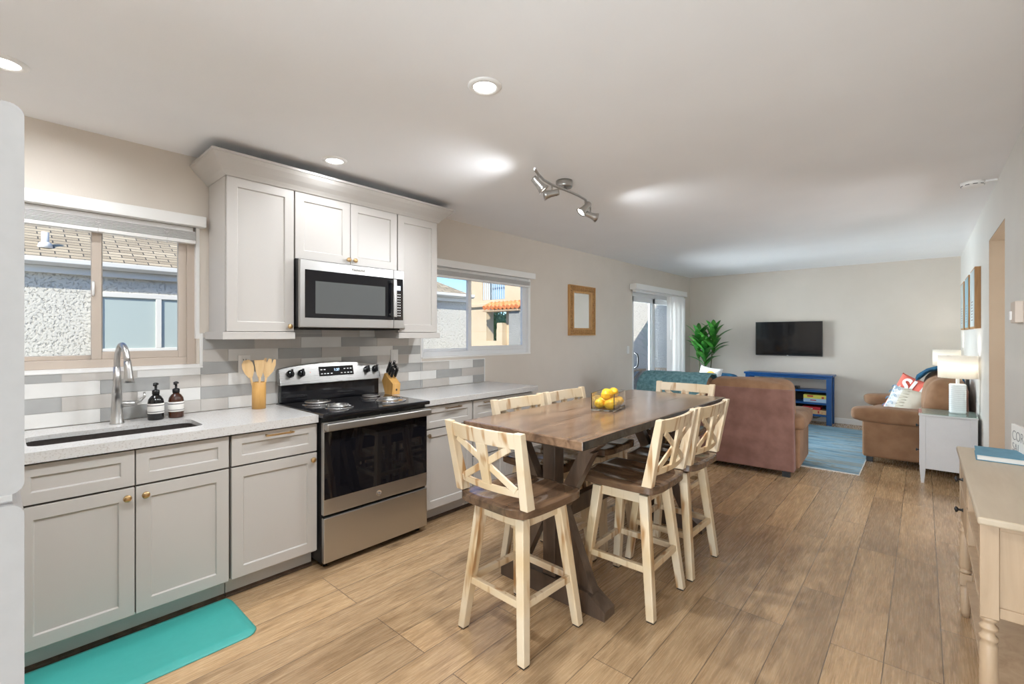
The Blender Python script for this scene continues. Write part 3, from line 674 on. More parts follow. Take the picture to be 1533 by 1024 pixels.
o = text('clock_digits', '1:37', 0.026, (0, 0, 0), FX, m_lcd, cp); o.matrix_local = tilt @ Matrix.Translation((0.0035, 1.69, 0.090)) @ Euler(FX).to_matrix().to_4x4()
kk = MB()
for y in (1.575, 1.598, 1.621, 1.648, 1.725, 1.752, 1.778, 1.802):
    kk.box(0.003, 0.0035, y - 0.007, y + 0.007, 0.062, 0.068, T=tilt)
    if y < 1.62 or y > 1.75: kk.box(0.003, 0.0035, y - 0.007, y + 0.007, 0.092, 0.098, T=tilt)
kk.build('key_marks', m_whiteink, cp)
for y in (1.355, 1.430, 1.935, 2.005):
    T = tilt @ Matrix.Translation((0.001, y, 0.078)) @ Matrix.Rotation(R(90), 4, 'Y')
    kb = MB().lathe([(0.026, 0), (0.026, 0.008), (0.019, 0.012), (0.017, 0.026), (0.0001, 0.027)], seg=20, T=T)
    kb.box(-0.025, 0.025, -0.007, 0.007, 0.012, 0.040, T=T).build('knob', m_black, cp, 0.002)
MB().box(0, 0.0015, 1.49, 1.495, 0.078, 0.083, T=tilt).build('indicator', m_red, cp)

# faucet ----------------------------------------------------------------------
t = thing('faucet', 'brushed steel gooseneck faucet with pull-down spray behind the sink', 'faucet', (0.115, 0.440, 0.914))
MB().lathe([(0.031, 0.0), (0.031, 0.006), (0.028, 0.012), (0.0225, 0.11), (0.0215, 0.16)]).lathe([(0.0215, 0.16), (0.017, 0.24), (0.0145, 0.30)]).build('body', m_faucet, t)
pts = [(0, 0, 0.24), (0, 0, 0.31)]
for i in range(13): a = PI - PI * 1.02 * i / 12; pts.append((0.075 + 0.075 * math.cos(a), 0.02 * i / 12, 0.335 + 0.082 * math.sin(a)))
MB().tube(pts, 0.0135, 14).build('neck', m_faucet, t)
MB().tube([(0.150, 0.020, 0.335), (0.153, 0.022, 0.30), (0.158, 0.024, 0.25), (0.160, 0.025, 0.225)], [0.0145, 0.0165, 0.0205, 0.0225], 16).build('spray_head', m_faucet, t)
MB().tube([(0.0, 0.015, 0.10), (0.005, 0.05, 0.10), (0.010, 0.075, 0.102)], [0.017, 0.015, 0.013], 12).tube([(0.010, 0.070, 0.102), (0.016, 0.095, 0.112), (0.020, 0.112, 0.135), (0.021, 0.112, 0.158)], [0.011, 0.008, 0.006, 0.005], 10).build('lever_handle', m_faucet, t)

# soap bottles -------------------------------------------------------------
m_ambr = mat('amber_glass', (0.055, 0.016, 0.006), 0.06); m_blkb = mat('black_bottle', (0.008, 0.008, 0.008), 0.06)
def soap(y, m, label, x=0.125):
    t = thing('soap_bottle', label, 'bottle', (x, y, 0.9145), group='soap bottles')
    MB().lathe([(0.001, 0.0), (0.034, 0.0), (0.037, 0.004), (0.037, 0.095), (0.034, 0.112), (0.024, 0.128), (0.0155, 0.136), (0.0145, 0.145)], seg=32).build('bottle_body', m, t)
    MB().lathe([(0.0374, 0.036), (0.0378, 0.037), (0.0378, 0.090), (0.0374, 0.091)], seg=32).build('label_band', m_paper, t)
    MB().lathe([(0.0379, 0.0), (0.0382, 0.0001), (0.0382, 0.0038), (0.0379, 0.004)], (0, 0, 0.078), 32).lathe([(0.0379, 0.0), (0.0382, 0.0001), (0.0382, 0.003), (0.0379, 0.0031)], (0, 0, 0.044), 32).build('label_lines', m_ink, t)
    MB().lathe([(0.0175, 0.140), (0.0175, 0.160), (0.012, 0.165), (0.006, 0.166), (0.006, 0.190), (0.013, 0.192), (0.013, 0.200), (0.004, 0.204), (0.0001, 0.204)], seg=18).tube([(0, 0, 0.197), (0.026, -0.012, 0.197), (0.032, -0.015, 0.190)], 0.0048, 8).build('pump', m_blackp, t)
soap(0.604, m_blkb, 'black pump bottle with white label, nearer the faucet')
soap(0.697, m_ambr, 'amber brown pump bottle with white label, right of the black one')

# utensil holder and utensils ---------------------------------------------------
t = thing('utensil_holder', 'round bamboo utensil holder on the countertop beside the range', 'holder', (0.135, 1.133, 0.9145))
MB().lathe([(0.0001, 0.0), (0.040, 0.0), (0.040, 0.166), (0.0385, 0.168), (0.034, 0.166), (0.034, 0.008), (0.0001, 0.008)], seg=36).build('holder_cup', m_beech, t)
def utensil(name, label, dy, dx, lean, head):
    t = thing(name, label, 'utensil', (0.135 + dx * 0.3, 1.133 + dy * 0.3, 0.926), group='bamboo utensils')
    top = Vector((dx, dy + lean, 0.19))
    MB().tube([(0, 0, 0), top], [0.006, 0.007], 10).build('handle', m_beech2, t)
    mb = MB(); q = Matrix.Rotation(R(-18), 4, 'Z') @ Matrix.Rotation(-math.atan2(top.y, top.z), 4, 'X')
    T = Matrix.Translation(top) @ q
    if head == 'spoon': prof = [(-0.007, 0), (-0.020, 0.03), (-0.026, 0.06), (-0.024, 0.09), (-0.012, 0.108), (0.012, 0.108), (0.024, 0.09), (0.026, 0.06), (0.020, 0.03), (0.007, 0)]
    elif head == 'turner': prof = [(-0.007, 0), (-0.014, 0.025), (-0.024, 0.105), (0.024, 0.105), (0.014, 0.025), (0.007, 0)]
    else: prof = [(-0.007, 0), (-0.026, 0.04), (-0.031, 0.08), (-0.026, 0.112), (-0.017, 0.112), (-0.012, 0.085), (-0.007, 0.112), (0.007, 0.112), (0.012, 0.085), (0.017, 0.112), (0.026, 0.112), (0.031, 0.08), (0.026, 0.04), (0.007, 0)]
    mb.prism([(a * 1.25, b * 1.08 - 0.006) for a, b in prof], 'x', -0.003, 0.003, T=T).build('head', m_beech2, t, 0.0015)
utensil('wooden_spoon', 'bamboo spoon leaning left in the utensil holder', -0.018, -0.004, -0.024, 'spoon')
utensil('wooden_turner', 'flat-ended bamboo turner standing in the middle of the holder', 0.004, 0.010, -0.006, 'turner')
utensil('wooden_fork', 'slotted bamboo server leaning right in the utensil holder', 0.018, 0.002, 0.020, 'fork')

# knife block and knives ----------------------------------------------------------
t = thing('knife_block', 'slanted bamboo knife block on the countertop right of the range', 'knife block', (0.145, 2.115, 0.9145))
MB().prism([(-0.045, 0), (0.055, 0), (0.065, 0.085), (0.02, 0.115), (-0.05, 0.165), (-0.085, 0.105)], 'y', -0.035, 0.035).build('block', m_beech, t, 0.003)
MB().box(0.0625, 0.0645, -0.006, 0.006, 0.030, 0.045, T=Matrix.Rotation(0, 4, 'Z')).build('burned_mark', m_ink, t)
kd = Vector((0.50, 0, 0.86)).normalized()
kl = [(-0.045, -0.020, 'black-handled knife at the back left corner of the knife block'), (-0.045, 0.018, 'black-handled knife at the back right corner of the knife block'),
      (-0.020, -0.018, 'black-handled knife in the middle left slot of the block'), (-0.020, 0.020, 'black-handled knife in the middle right slot of the block'),
      (0.006, -0.014, 'black-handled knife in the front left slot of the block'), (0.006, 0.020, 'black-handled knife in the front right slot of the block')]
for i, (dx, dy, lb) in enumerate(kl):
    zt = 0.165 - (dx + 0.05) * 0.70
    s_ = thing('knife', lb, 'knife', (0.145 + dx, 2.115 + dy, 0.9145 + zt), group='knives in the block')
    ln = 0.10 - 0.01 * (i // 2)
    MB().bar(kd * 0.012 + Vector((0, 0, 0)), kd * (0.012 + ln), 0.014, 0.022, up=(1, 0, 0)).build('handle', m_blackp, s_, 0.004)
    MB().bar(kd * -0.035, kd * 0.012, 0.003, 0.018, up=(1, 0, 0)).build('blade', m_chrome, s_)
    MB().bar(kd * (0.008 + ln), kd * (0.016 + ln), 0.0145, 0.0225, up=(1, 0, 0)).build('end_cap', m_chrome, s_, 0.002)

# outlets and switches ---------------------------------------------------------
def plate(name, label, y, z, x, hh=0.115, ww=0.072, outlet=True, s=1, xs=0.006):
    t = thing(name, label, 'outlet' if outlet else 'switch', (x, y, z), 0 if s > 0 else PI)
    MB().box(0, xs, -ww / 2, ww / 2, -hh / 2, hh / 2).build('cover_plate', m_plast, t, 0.002)
    if outlet:
        for dz in (-0.026, 0.026):
            o = MB().box(xs, xs + 0.003, -0.017, 0.017, dz - 0.014, dz + 0.014).build('socket', m_plast, t, 0.003)
            MB().box(xs + 0.003, xs + 0.0034, -0.009, -0.006, dz - 0.003, dz + 0.007).box(xs + 0.003, xs + 0.0034, 0.006, 0.009, dz - 0.003, dz + 0.007).box(xs + 0.003, xs + 0.0034, -0.002, 0.002, dz - 0.010, dz - 0.006).build('slots', m_dark, o)
    else:
        MB().box(xs, xs + 0.004, -0.016, 0.016, -0.033, 0.033).build('rocker', m_plast, t, 0.002)
plate('wall_outlet', 'white outlet on the tiles left of the range', 1.088, 1.195, 0.0105)
plate('wall_switch', 'white rocker switch on the tiles above the knife block', 2.226, 1.203, 0.0105, outlet=False)
plate('wall_switch', 'white switch on the wall just before the patio door', 6.33, 1.16, 0.0, outlet=False)

# teal mat ----------------------------------------------------------------------
t = thing('kitchen_mat', 'teal anti-fatigue mat lying on the floor in front of the sink', 'mat', (0.785, 0.30, 0))
def mp(u, v):
    a, b = 0.215, 0.53; r = 0.06
    x, y = u * a, v * b; sx = math.copysign(1, x); sy = math.copysign(1, y)
    cx, cy = a - r, b - r
    if abs(x) > cx and abs(y) > cy:
        dx, dy = abs(x) - cx, abs(y) - cy; m_ = max(dx, dy); l = math.hypot(dx, dy) or 1; return (sx * (cx + dx / l * m_), sy * (cy + dy / l * m_))
    return (x, y)
def mz(x, y):
    e = min(0.215 - abs(x), 0.53 - abs(y)); return 0.003 + 0.013 * min(1, max(0, e) / 0.035)
MB().slab(40, 90, mp, mz, lambda x, y: 0.0008).build('mat_top', m_mat, t)

# fridge -------------------------------------------------------------------------
t = thing('refrigerator', 'white top-freezer refrigerator cut off at the left edge', 'refrigerator', (1.91, -0.38, 0))
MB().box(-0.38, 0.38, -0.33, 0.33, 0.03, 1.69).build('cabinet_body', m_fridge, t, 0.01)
for x in (-0.32, 0.32):
    for y in (-0.28, 0.28): MB().cyl((x, y, 0), (x, y, 0.03), 0.02, 12).build('foot', m_blackp, t)
MB().box(-0.375, 0.375, 0.33, 0.338, 0.06, 1.68).build('door_gasket', m_plast, t)
def fdoor(name, z0, z1):
    pts = rrect(0.338, 0.412, z0, z1, 0.016, 5)
    return MB().prism(pts, 'x', -0.385, 0.400).build(name, m_fridge, t, 0.003)
fd = fdoor('freezer_door', 1.150, 1.722); fdoor('fridge_door', 0.06, 1.134)
MB().box(-0.37, 0.385, 0.339, 0.40, 1.134, 1.1500).build('handle_recess', m_chrome, t)

# ------------------------------------------------------------------ lights in the ceiling
def downlight(x, y, label, e=10):
    t = thing('recessed_light', label, 'ceiling light', (x, y, H), group='recessed lights')
    MB().lathe([(0.049, -0.004), (0.052, -0.009), (0.066, -0.008), (0.074, -0.001), (0.074, 0.0), (0.049, 0.0)], seg=40).build('trim_ring', m_plast, t)
    MB().lathe([(0.0001, -0.004), (0.0495, -0.004), (0.0495, -0.001)], seg=40).build('diffuser', m_diff, t)
    light('lamp', 'AREA', e, (0, 0, -0.012), color=(0.90, 0.95, 1.0), parent=t, shape='DISK', size=0.11, spread=R(170))
downlight(1.884, 1.419, 'lit round recessed light nearest the camera, over the floor')
downlight(0.589, 1.406, 'lit round recessed light above the wall cabinets', 1.6)
downlight(0.590, 0.030, 'round recessed light at the left edge above the refrigerator', 4)
downlight(1.884, 0.020, 'added recessed light behind the view over the refrigerator')  # unseen downlight added to brighten the kitchen
downlight(3.10, -0.250, 'added recessed light behind the view near the right wall', 4)  # another unseen downlight, added for extra brightness

# track light ----------------------------------------------------------------------
t = thing('track_light', 'brushed nickel curved track light with four spot heads on the ceiling', 'ceiling light', (1.425, 2.665, H))
MB().lathe([(0.0001, -0.045), (0.055, -0.045), (0.058, -0.040), (0.058, 0)], seg=32).build('canopy', m_nickel, t)
P0 = Vector((1.425, 2.665, H)); trk = [(1.660, 2.045, 2.318), (1.640, 2.11, 2.318), (1.585, 2.24, 2.318), (1.555, 2.36, 2.318), (1.572, 2.47, 2.318), (1.585, 2.58, 2.318), (1.575, 2.68, 2.318), (1.535, 2.80, 2.318), (1.47, 2.92, 2.318)]
trk = [(x - 0.10 * 0 , y, z) for x, y, z in trk]
trk = [Vector(p) for p in [(1.640, 2.065, 2.335), (1.600, 2.15, 2.335), (1.562, 2.255, 2.335), (1.545, 2.36, 2.335), (1.545, 2.46, 2.335), (1.548, 2.55, 2.335), (1.545, 2.66, 2.335), (1.525, 2.78, 2.335), (1.470, 2.90, 2.335), (1.440, 2.98, 2.335)]]
MB().tube([p - P0 for p in trk], 0.008, 10).build('track_bar', m_nickel, t)
MB().tube([(0, 0, -0.04), (0.06, -0.06, -0.08), (0.118, -0.135, -0.125)], 0.006, 8).build('support_arm', m_nickel, t)
heads = [(trk[1], Vector((0.22, 0.30, -0.35)), 1), (trk[4], Vector((-0.30, -0.75, -0.12)), 1), (trk[7], Vector((-0.45, -0.18, -0.50)), 1), (trk[9], Vector((0.10, 0.75, -0.35)), 0)]
heads = [(trk[1], Vector((0.10, 0.10, -0.16)), 1), (trk[3], Vector((-0.30, -0.26, -0.08)), 1), (trk[7], Vector((-0.10, -0.14, -0.18)), 1), (trk[9], Vector((0.22, 0.34, -0.12)), 0)]
for p, d, lit in heads:
    d = d.normalized(); b = p - P0 + Vector((0, 0, -0.055))
    h = MB().tube([b + Vector((0, 0, 0.055)), b], 0.006, 8); s0 = b - d * 0.045
    T = Matrix.Translation(s0) @ d.to_track_quat('Z', 'Y').to_matrix().to_4x4()
    h.lathe([(0.0001, 0), (0.018, 0.0), (0.021, 0.01), (0.022, 0.05), (0.027, 0.075), (0.036, 0.098), (0.033, 0.098), (0.025, 0.078)], seg=24, T=T)
    ho = h.build('spot_head', m_nickel, t)
    MB().lathe([(0.0001, 0.090), (0.031, 0.090), (0.031, 0.088)], seg=24, T=T).build('bulb', m_bulb, ho)
    light('lamp', 'SPOT', 28 if abs(d.z) > 0.6 else 9, s0 + d * 0.104, d.to_track_quat('-Z', 'Y').to_euler(), (0.93, 0.965, 1.0), parent=t, spot_size=R(128), spot_blend=1.0, shadow_soft_size=0.03)

# smoke detector -------------------------------------------------------------------
t = thing('smoke_detector', 'round white smoke detector on the ceiling by the right wall', 'smoke detector', (3.565, 4.60, H))
MB().lathe([(0.0001, -0.036), (0.040, -0.036), (0.056, -0.030), (0.062, -0.018), (0.064, 0)], seg=36).build('detector_body', m_plast, t)
v = MB()
for k in range(9):
    a = 2 * PI * k / 9; v.box(0.0585, 0.0605, -0.012, 0.012, -0.026, -0.022, T=Matrix.Rotation(a, 4, 'Z'))
v.build('vents', m_dark, t)
MB().box(0.06, 0.124, -0.009, 0.009, -0.014, 0).build('cable_cover', m_plast, t, 0.002)

# mirror ---------------------------------------------------------------------------
t = thing('wall_mirror', 'rectangular mirror in a carved golden wood frame on the left wall', 'mirror', (0, 5.06, 1.694))
def frame(mb, y, z, y2, z2, x0, x1, mi=0):
    mb.box(x0, x1, -y, y, z2, z, mi).box(x0, x1, -y, y, -z, -z2, mi).box(x0, x1, -y, -y2, -z2, z2, mi).box(x0, x1, y2, y, -z2, z2, mi)
frame_o = MB(); frame(frame_o, 0.30, 0.318, 0.288, 0.306, 0.0, 0.036); frame(frame_o, 0.288, 0.306, 0.225, 0.243, 0.0, 0.026, 1); frame(frame_o, 0.225, 0.243, 0.205, 0.223, 0.0, 0.034)
frame_o.build('frame', [m_giltp, m_gold], t, 0.003)
bd = MB()
for k in range(26):
    z = -0.29 + k * 0.0232
    for s_ in (-1, 1): bd.puff((0.028, s_ * 0.257, z), (0.016, 0.040, 0.018), 0.8, 0.8, 8, 6)
for k in range(20):
    y = -0.22 + k * 0.0232
    for s_ in (-1, 1): bd.puff((0.028, y, s_ * 0.275), (0.016, 0.018, 0.040), 0.8, 0.8, 8, 6)
bd.build('carving', m_gold, t)
MB().box(0.002, 0.010, -0.206, 0.206, -0.224, 0.224).build('mirror_glass', mat('mirror_silver', (0.85, 0.86, 0.86), 0.02, 1), t)

# ------------------------------------------------------------------ dining table
TX, TYc = 1.795, 2.715
t = thing('dining_table', 'tall dark-stained trestle dining table with rough live edges', 'table', (TX, TYc, 0))
from mathutils import noise as mnoise
def tpos(u, v):
    y = v * 0.985; wob = 0.0035 * mnoise.noise(Vector((y * 4.0, math.copysign(3, u), 0.3))) * abs(u) ** 6
    return (u * 0.388 + (wob if u > 0 else -wob), y)
def ztop(x, y):
    return 0.910
def zbt(x, y): return 0.868
tp = MB().slab(36, 90, tpos, ztop, zbt, 0, 1)
to = tp.build('tabletop', [m_table, m_edge], t)
bv = to.modifiers.new('bevel', 'BEVEL'); bv.width = 0.004; bv.segments = 2; bv.limit_method = 'ANGLE'; bv.angle_limit = R(50)
for p in to.data.polygons:          # the two short ends are bare wood, the long live edges are charred
    if p.material_index == 1 and abs(p.normal.y) > 0.8: p.material_index = 0
cr = MB()
for x, y, l in ((0.03, 0.02, 0.10), (-0.12, 0.42, 0.16), (-0.16, -0.30, 0.11), (0.02, -0.55, 0.17), (0.13, 0.62, 0.12)):
    cr.add([(x, y - l, 0.9106), (x + 0.005, y - l * 0.3, 0.9106), (x + 0.002, y + l, 0.9106), (x - 0.004, y, 0.9106)], [(0, 1, 2, 3)])
cr.build('surface_cracks', m_edge, to)
TR = (1.820 - TX)
def trestle(y, sgn):
    g = MB().prism([(-0.34, 0), (0.34, 0), (0.34, 0.045), (0.24, 0.108), (-0.24, 0.108), (-0.34, 0.045)], 'y', y - 0.048, y + 0.048)
    g2 = g.build('foot_beam', m_trestle, t, 0.003); g2.location.x = TR
    a = MB().box(TR - 0.040, TR + 0.040, y - 0.040, y + 0.040, 0.109, 0.797).build('post', m_trestle, t, 0.003)
    b = MB().prism([(-0.30, 0.867), (0.30, 0.867), (0.30, 0.835), (0.25, 0.797), (-0.25, 0.797), (-0.30, 0.835)], 'y', y - 0.045, y + 0.045).build('top_beam', m_trestle, t, 0.003); b.location.x = TR
    for s_ in (-1, 1):
        MB().prism([(TR + s_ * 0.042, 0.44), (TR + s_ * 0.042, 0.53), (TR + s_ * 0.185, 0.796), (TR + s_ * 0.265, 0.796), (TR + s_ * 0.10, 0.49)], 'y', y - 0.028, y + 0.028).build('upper_brace', m_trestle, t, 0.002)
        MB().prism([(TR + s_ * 0.042, 0.40), (TR + s_ * 0.042, 0.49), (TR + s_ * 0.085, 0.49), (TR + s_ * 0.265, 0.10), (TR + s_ * 0.185, 0.109)], 'y', y - 0.028, y + 0.028).build('lower_brace', m_trestle, t, 0.002)
trestle(2.003 - TYc, 1); trestle(3.315 - TYc, -1)
MB().box(TR - 0.022, TR + 0.022, 2.043 - TYc, 3.275 - TYc, 0.375, 0.475).build('stretcher_beam', m_trestle, t, 0.003)

# ------------------------------------------------------------------ swivel stools
def make_stool(label):
    t = thing('counter_stool', label, 'stool', group='swivel counter stools around the table')
    def sp(u, v): return (0.217 * u * (1 - 0.085 * abs(v) ** 5 - 0.02 * max(0, -v)), 0.222 * v * (1 - 0.10 * abs(u) ** 5))
    def sz(x, y):
        e = max(abs(x) / 0.217, abs(y) / 0.222); z = 0.650
        z -= 0.012 * math.exp(-((abs(x) - 0.095) / 0.055) ** 2) * math.exp(-((y + 0.03) / 0.12) ** 2)
        z += 0.006 * math.exp(-(x / 0.03) ** 2) * max(0, y / 0.22); return z - 0.007 * max(0, (e - 0.88) / 0.12) ** 2
    MB().slab(30, 30, sp, sz, lambda x, y: 0.612).build('seat', m_seat, t)
    MB().lathe([(0.0001, 0.585), (0.10, 0.585), (0.10, 0.6115), (0.0001, 0.6115)], seg=24).build('swivel_plate', m_blackp, t)
    a = MB()
    for (x0, y0), (x1, y1) in ((((-0.11, -0.125), (0.11, -0.125))), ((-0.11, 0.125), (0.11, 0.125)), ((-0.125, -0.11), (-0.125, 0.11)), ((0.125, -0.11), (0.125, 0.11))):
        a.bar((x0, y0, 0.560), (x1, y1, 0.560), 0.020, 0.048)
    a.box(-0.118, 0.118, -0.118, 0.118, 0.578, 0.5845).build('apron', m_cream, t, 0.002)
    for sx in (-1, 1):
        for sy in (-1, 1):
            MB().leg((sx * 0.192, sy * 0.192, 0.006), (sx * 0.130, sy * 0.130, 0.584), 0.040, 0.048).build('leg', m_cream, t, 0.004)
            MB().box(sx * 0.192 - 0.017, sx * 0.192 + 0.017, sy * 0.192 - 0.017, sy * 0.192 + 0.017, 0, 0.0062).build('foot_pad', m_blackp, t)
    r = 0.170
    for (p, q) in (((-r, -r), (r, -r)), ((r, -r), (r, r)), ((r, r), (-r, r)), ((-r, r), (-r, -r))):
        p = Vector((*p, 0.232)); q = Vector((*q, 0.232)); d = (q - p).normalized() * 0.016
        MB().bar(p + d, q - d, 0.024, 0.032).build('stretcher', m_cream, t, 0.003)
    def by(z): return -0.190 - (z - 0.65) * 0.20
    for sx in (-1, 1):
        vs = []
        for z in (0.652, 0.985):
            y = by(z); x0 = sx * (0.205 if z < 0.8 else 0.222); h = 0.021; dy0, dy1 = (0.036, 0.016) if z < 0.8 else (0.022, 0.010)
            vs += [(x0 - h, y - dy1, z), (x0 + h, y - dy1, z), (x0 + h, y + dy0, z), (x0 - h, y + dy0, z)]
        MB().add(vs, [(0, 3, 2, 1), (4, 5, 6, 7), (0, 1, 5, 4), (1, 2, 6, 5), (2, 3, 7, 6), (3, 0, 4, 7)]).build('back_post', m_cream, t, 0.004)
    def curved(za, zb, hw, th, name, n=10, bow=0.022):
        vs = []
        for i in range(n + 1):
            x = -hw + 2 * hw * i / n; o = -bow * (1 - (x / hw) ** 2)
            for z, dt in ((za, 0), (zb, 0), (zb, th), (za, th)): vs.append((x, by(z) + o + dt, z))
        fs = [(0, 1, 2, 3), (4 * n + 3, 4 * n + 2, 4 * n + 1, 4 * n)]
        for i in range(n):
            for k in range(4): fs.append((4 * i + k, 4 * i + 4 + k, 4 * i + 4 + (k + 1) % 4, 4 * i + (k + 1) % 4))
        return MB().add(vs, fs).build(name, m_cream, t, 0.002)
    curved(0.912, 0.978, 0.201, 0.020, 'top_rail'); curved(0.700, 0.730, 0.186, 0.018, 'bottom_rail')
    MB().bar((0, by(0.725) - 0.014, 0.728), (0, by(0.915) - 0.014, 0.914), 0.050, 0.014, up=(0, 1, 0), w2=0.062).build('splat', m_cream, t, 0.002)
    for s_ in (-1, 1):
        MB().bar((s_ * -0.165, by(0.73) - 0.002, 0.728), (s_ * 0.165, by(0.915) - 0.006, 0.914), 0.030, 0.010, up=(0, 1, 0)).build('cross_slat', m_cream, t, 0.002)
    return t
s0 = make_stool('cream swivel stool at the near short end of the table, back to the camera')
s0.location = (1.873, 1.672, 0); s0.rotation_euler = (0, 0, R(-2))
for x, y, rz, lb in ((2.130, 2.300, 91, 'cream swivel stool on the right side of the table, nearer the camera'),
                     (2.135, 2.815, 89, 'cream swivel stool on the right side of the table, nearer the sofa'),
                     (1.590, 2.265, -91, 'cream swivel stool tucked in on the cabinet side, nearer the camera'),
                     (1.590, 2.790, -90, 'cream swivel stool tucked in on the cabinet side, farther from the camera'),
                     (1.815, 3.600, 180, 'cream swivel stool tucked in at the far short end of the table')):
    c = copy_tree(s0); c.location = (x, y, 0); c.rotation_euler = (0, 0, R(rz)); c['label'] = lb

# lemons -----------------------------------------------------------------------
LX, LY = 1.79, 2.64
t = thing('glass_vase', 'low rectangular clear glass vase of lemons on the dining table', 'vase', (LX, LY, 0.9112), R(14))
a, b, h, th = 0.074, 0.135, 0.108, 0.0055
MB().box(-a, a, -b, b, 0, 0.012).box(-a, -a + th, -b, b, 0.012, h).box(a - th, a, -b, b, 0.012, h).box(-a + th, a - th, -b, -b + th, 0.012, h).box(-a + th, a - th, b - th, b, 0.012, h).build('vase_body', m_vase, t, 0.0015)
lp = []
LQ = Matrix.Rotation(R(14), 4, 'Z')
spots = [(-0.034, -0.085, 0.040, 20, 'lemon in the bottom layer at the near left of the vase'), (0.034, -0.088, 0.040, 80, 'lemon in the bottom layer at the near right of the vase'),
         (-0.033, 0.0, 0.040, 100, 'lemon in the bottom layer, middle of the left side'), (0.034, -0.003, 0.040, 60, 'lemon in the bottom layer, middle of the right side'),
         (-0.033, 0.085, 0.040, 75, 'lemon in the bottom layer at the far left'), (0.034, 0.083, 0.040, 110, 'lemon in the bottom layer at the far right'),
         (0.0, -0.062, 0.092, 35, 'lemon on top of the pile at its near end'), (-0.012, 0.012, 0.094, 85, 'lemon on top in the middle of the pile'), (0.008, 0.080, 0.094, 60, 'lemon on top of the pile at its far end')]
def lemon_mesh():
    prof = []
    for i in range(19):
        s_ = -1 + 2 * i / 18; r = 0.0305 * math.sqrt(max(0, 1 - (abs(s_) * 0.96) ** 2.3)); x = s_ * 0.038
        if abs(s_) > 0.88: x = math.copysign(0.0334 + (abs(s_) - 0.88) * 0.085, s_); r = 0.0105 * (1.02 - (abs(s_) - 0.88) / 0.12)
        prof.append((max(r, 0.0002), x))
    return MB().lathe(prof, seg=22)
l0 = None
for x, y, z, rz, lb in spots:
    if l0 is None: l0 = lemon_mesh().build('lemon', m_lemon); o = l0
    else: o = l0.copy(); C.objects.link(o)
    p = LQ @ Vector((x, y, 0)); o.location = (LX + p.x, LY + p.y, 0.9112 + z); o.rotation_euler = (R(90 + random.uniform(-14, 14)), 0, R(rz)); tag(o, lb, 'lemon', 'lemons in the glass vase')

# ------------------------------------------------------------------ sofas
def loveseat(label, loc, rz, seed=0, L_=1.60, DP=0.90, backm=None, e=0.36):
    t = thing('loveseat', label, 'sofa', loc, rz)
    h = L_ / 2
    MB().box(-h + 0.05, h - 0.05, 0.03, DP - 0.06, 0.07, 0.30).build('base', m_suede, t, 0.02)
    # back shell, slightly raked
    vs = [(-h, 0.0, 0.055), (h, 0.0, 0.055), (h - 0.01, 0.02, 0.845), (-h + 0.01, 0.02, 0.845), (-h, 0.14, 0.055), (h, 0.14, 0.055), (h - 0.01, 0.10, 0.845), (-h + 0.01, 0.10, 0.845)]
    MB().add(vs, [(0, 1, 2, 3), (4, 7, 6, 5), (0, 4, 5, 1), (1, 5, 6, 2), (2, 6, 7, 3), (3, 7, 4, 0)]).build('back_panel', backm or m_sback, t, 0.012, 3)
    for s_ in (-1, 1):
        ar = MB().box(min(s_ * (h - 0.17), s_ * (h + 0.03)), max(s_ * (h - 0.17), s_ * (h + 0.03)), 0.142, DP - 0.05, 0.06, 0.50).build('arm', m_suede, t, 0.03, 3)
        MB().puff((s_ * (h - 0.06), 0.52, 0.515), (0.27, 0.86, 0.17), 0.5, 0.42, 40, 20, 0.020, seed + s_).build('arm_pad', m_suede, ar)
    for s_ in (-1, 1):
        MB().puff((s_ * (h - 0.17) / 2, 0.50, 0.385), ((h - 0.17) * 1.0, 0.70, 0.20), 0.4, 0.3, 36, 16, 0.010, seed + 5 + s_).build('seat_cushion', m_suede, t)
        T = Matrix.Translation((s_ * (h - 0.03) / 2, 0.185, 0.69)) @ Matrix.Rotation(R(8), 4, 'X')
        MB().puff((0, 0, 0), ((h - 0.02) * 1.02, 0.27 + (e - 0.36) * 0.3, 0.49), e, e, 44, 26, 0.022, seed + 9 + s_, T=T).build('back_cushion', m_suede, t)
    for x in (-h + 0.07, h - 0.07):
        for y in (0.05, DP - 0.11): MB().box(x - 0.035, x + 0.035, y - 0.03, y + 0.03, 0.0, 0.07).build('leg', m_blackp, t)
    return t
loveseat('brown suede loveseat with its back to the dining table', (1.600, 5.075, 0), R(3), 1, 1.56)
loveseat('brown suede loveseat against the right wall with pillows on it', (3.655, 7.16, 0), R(90), 21, 1.62, e=0.62)

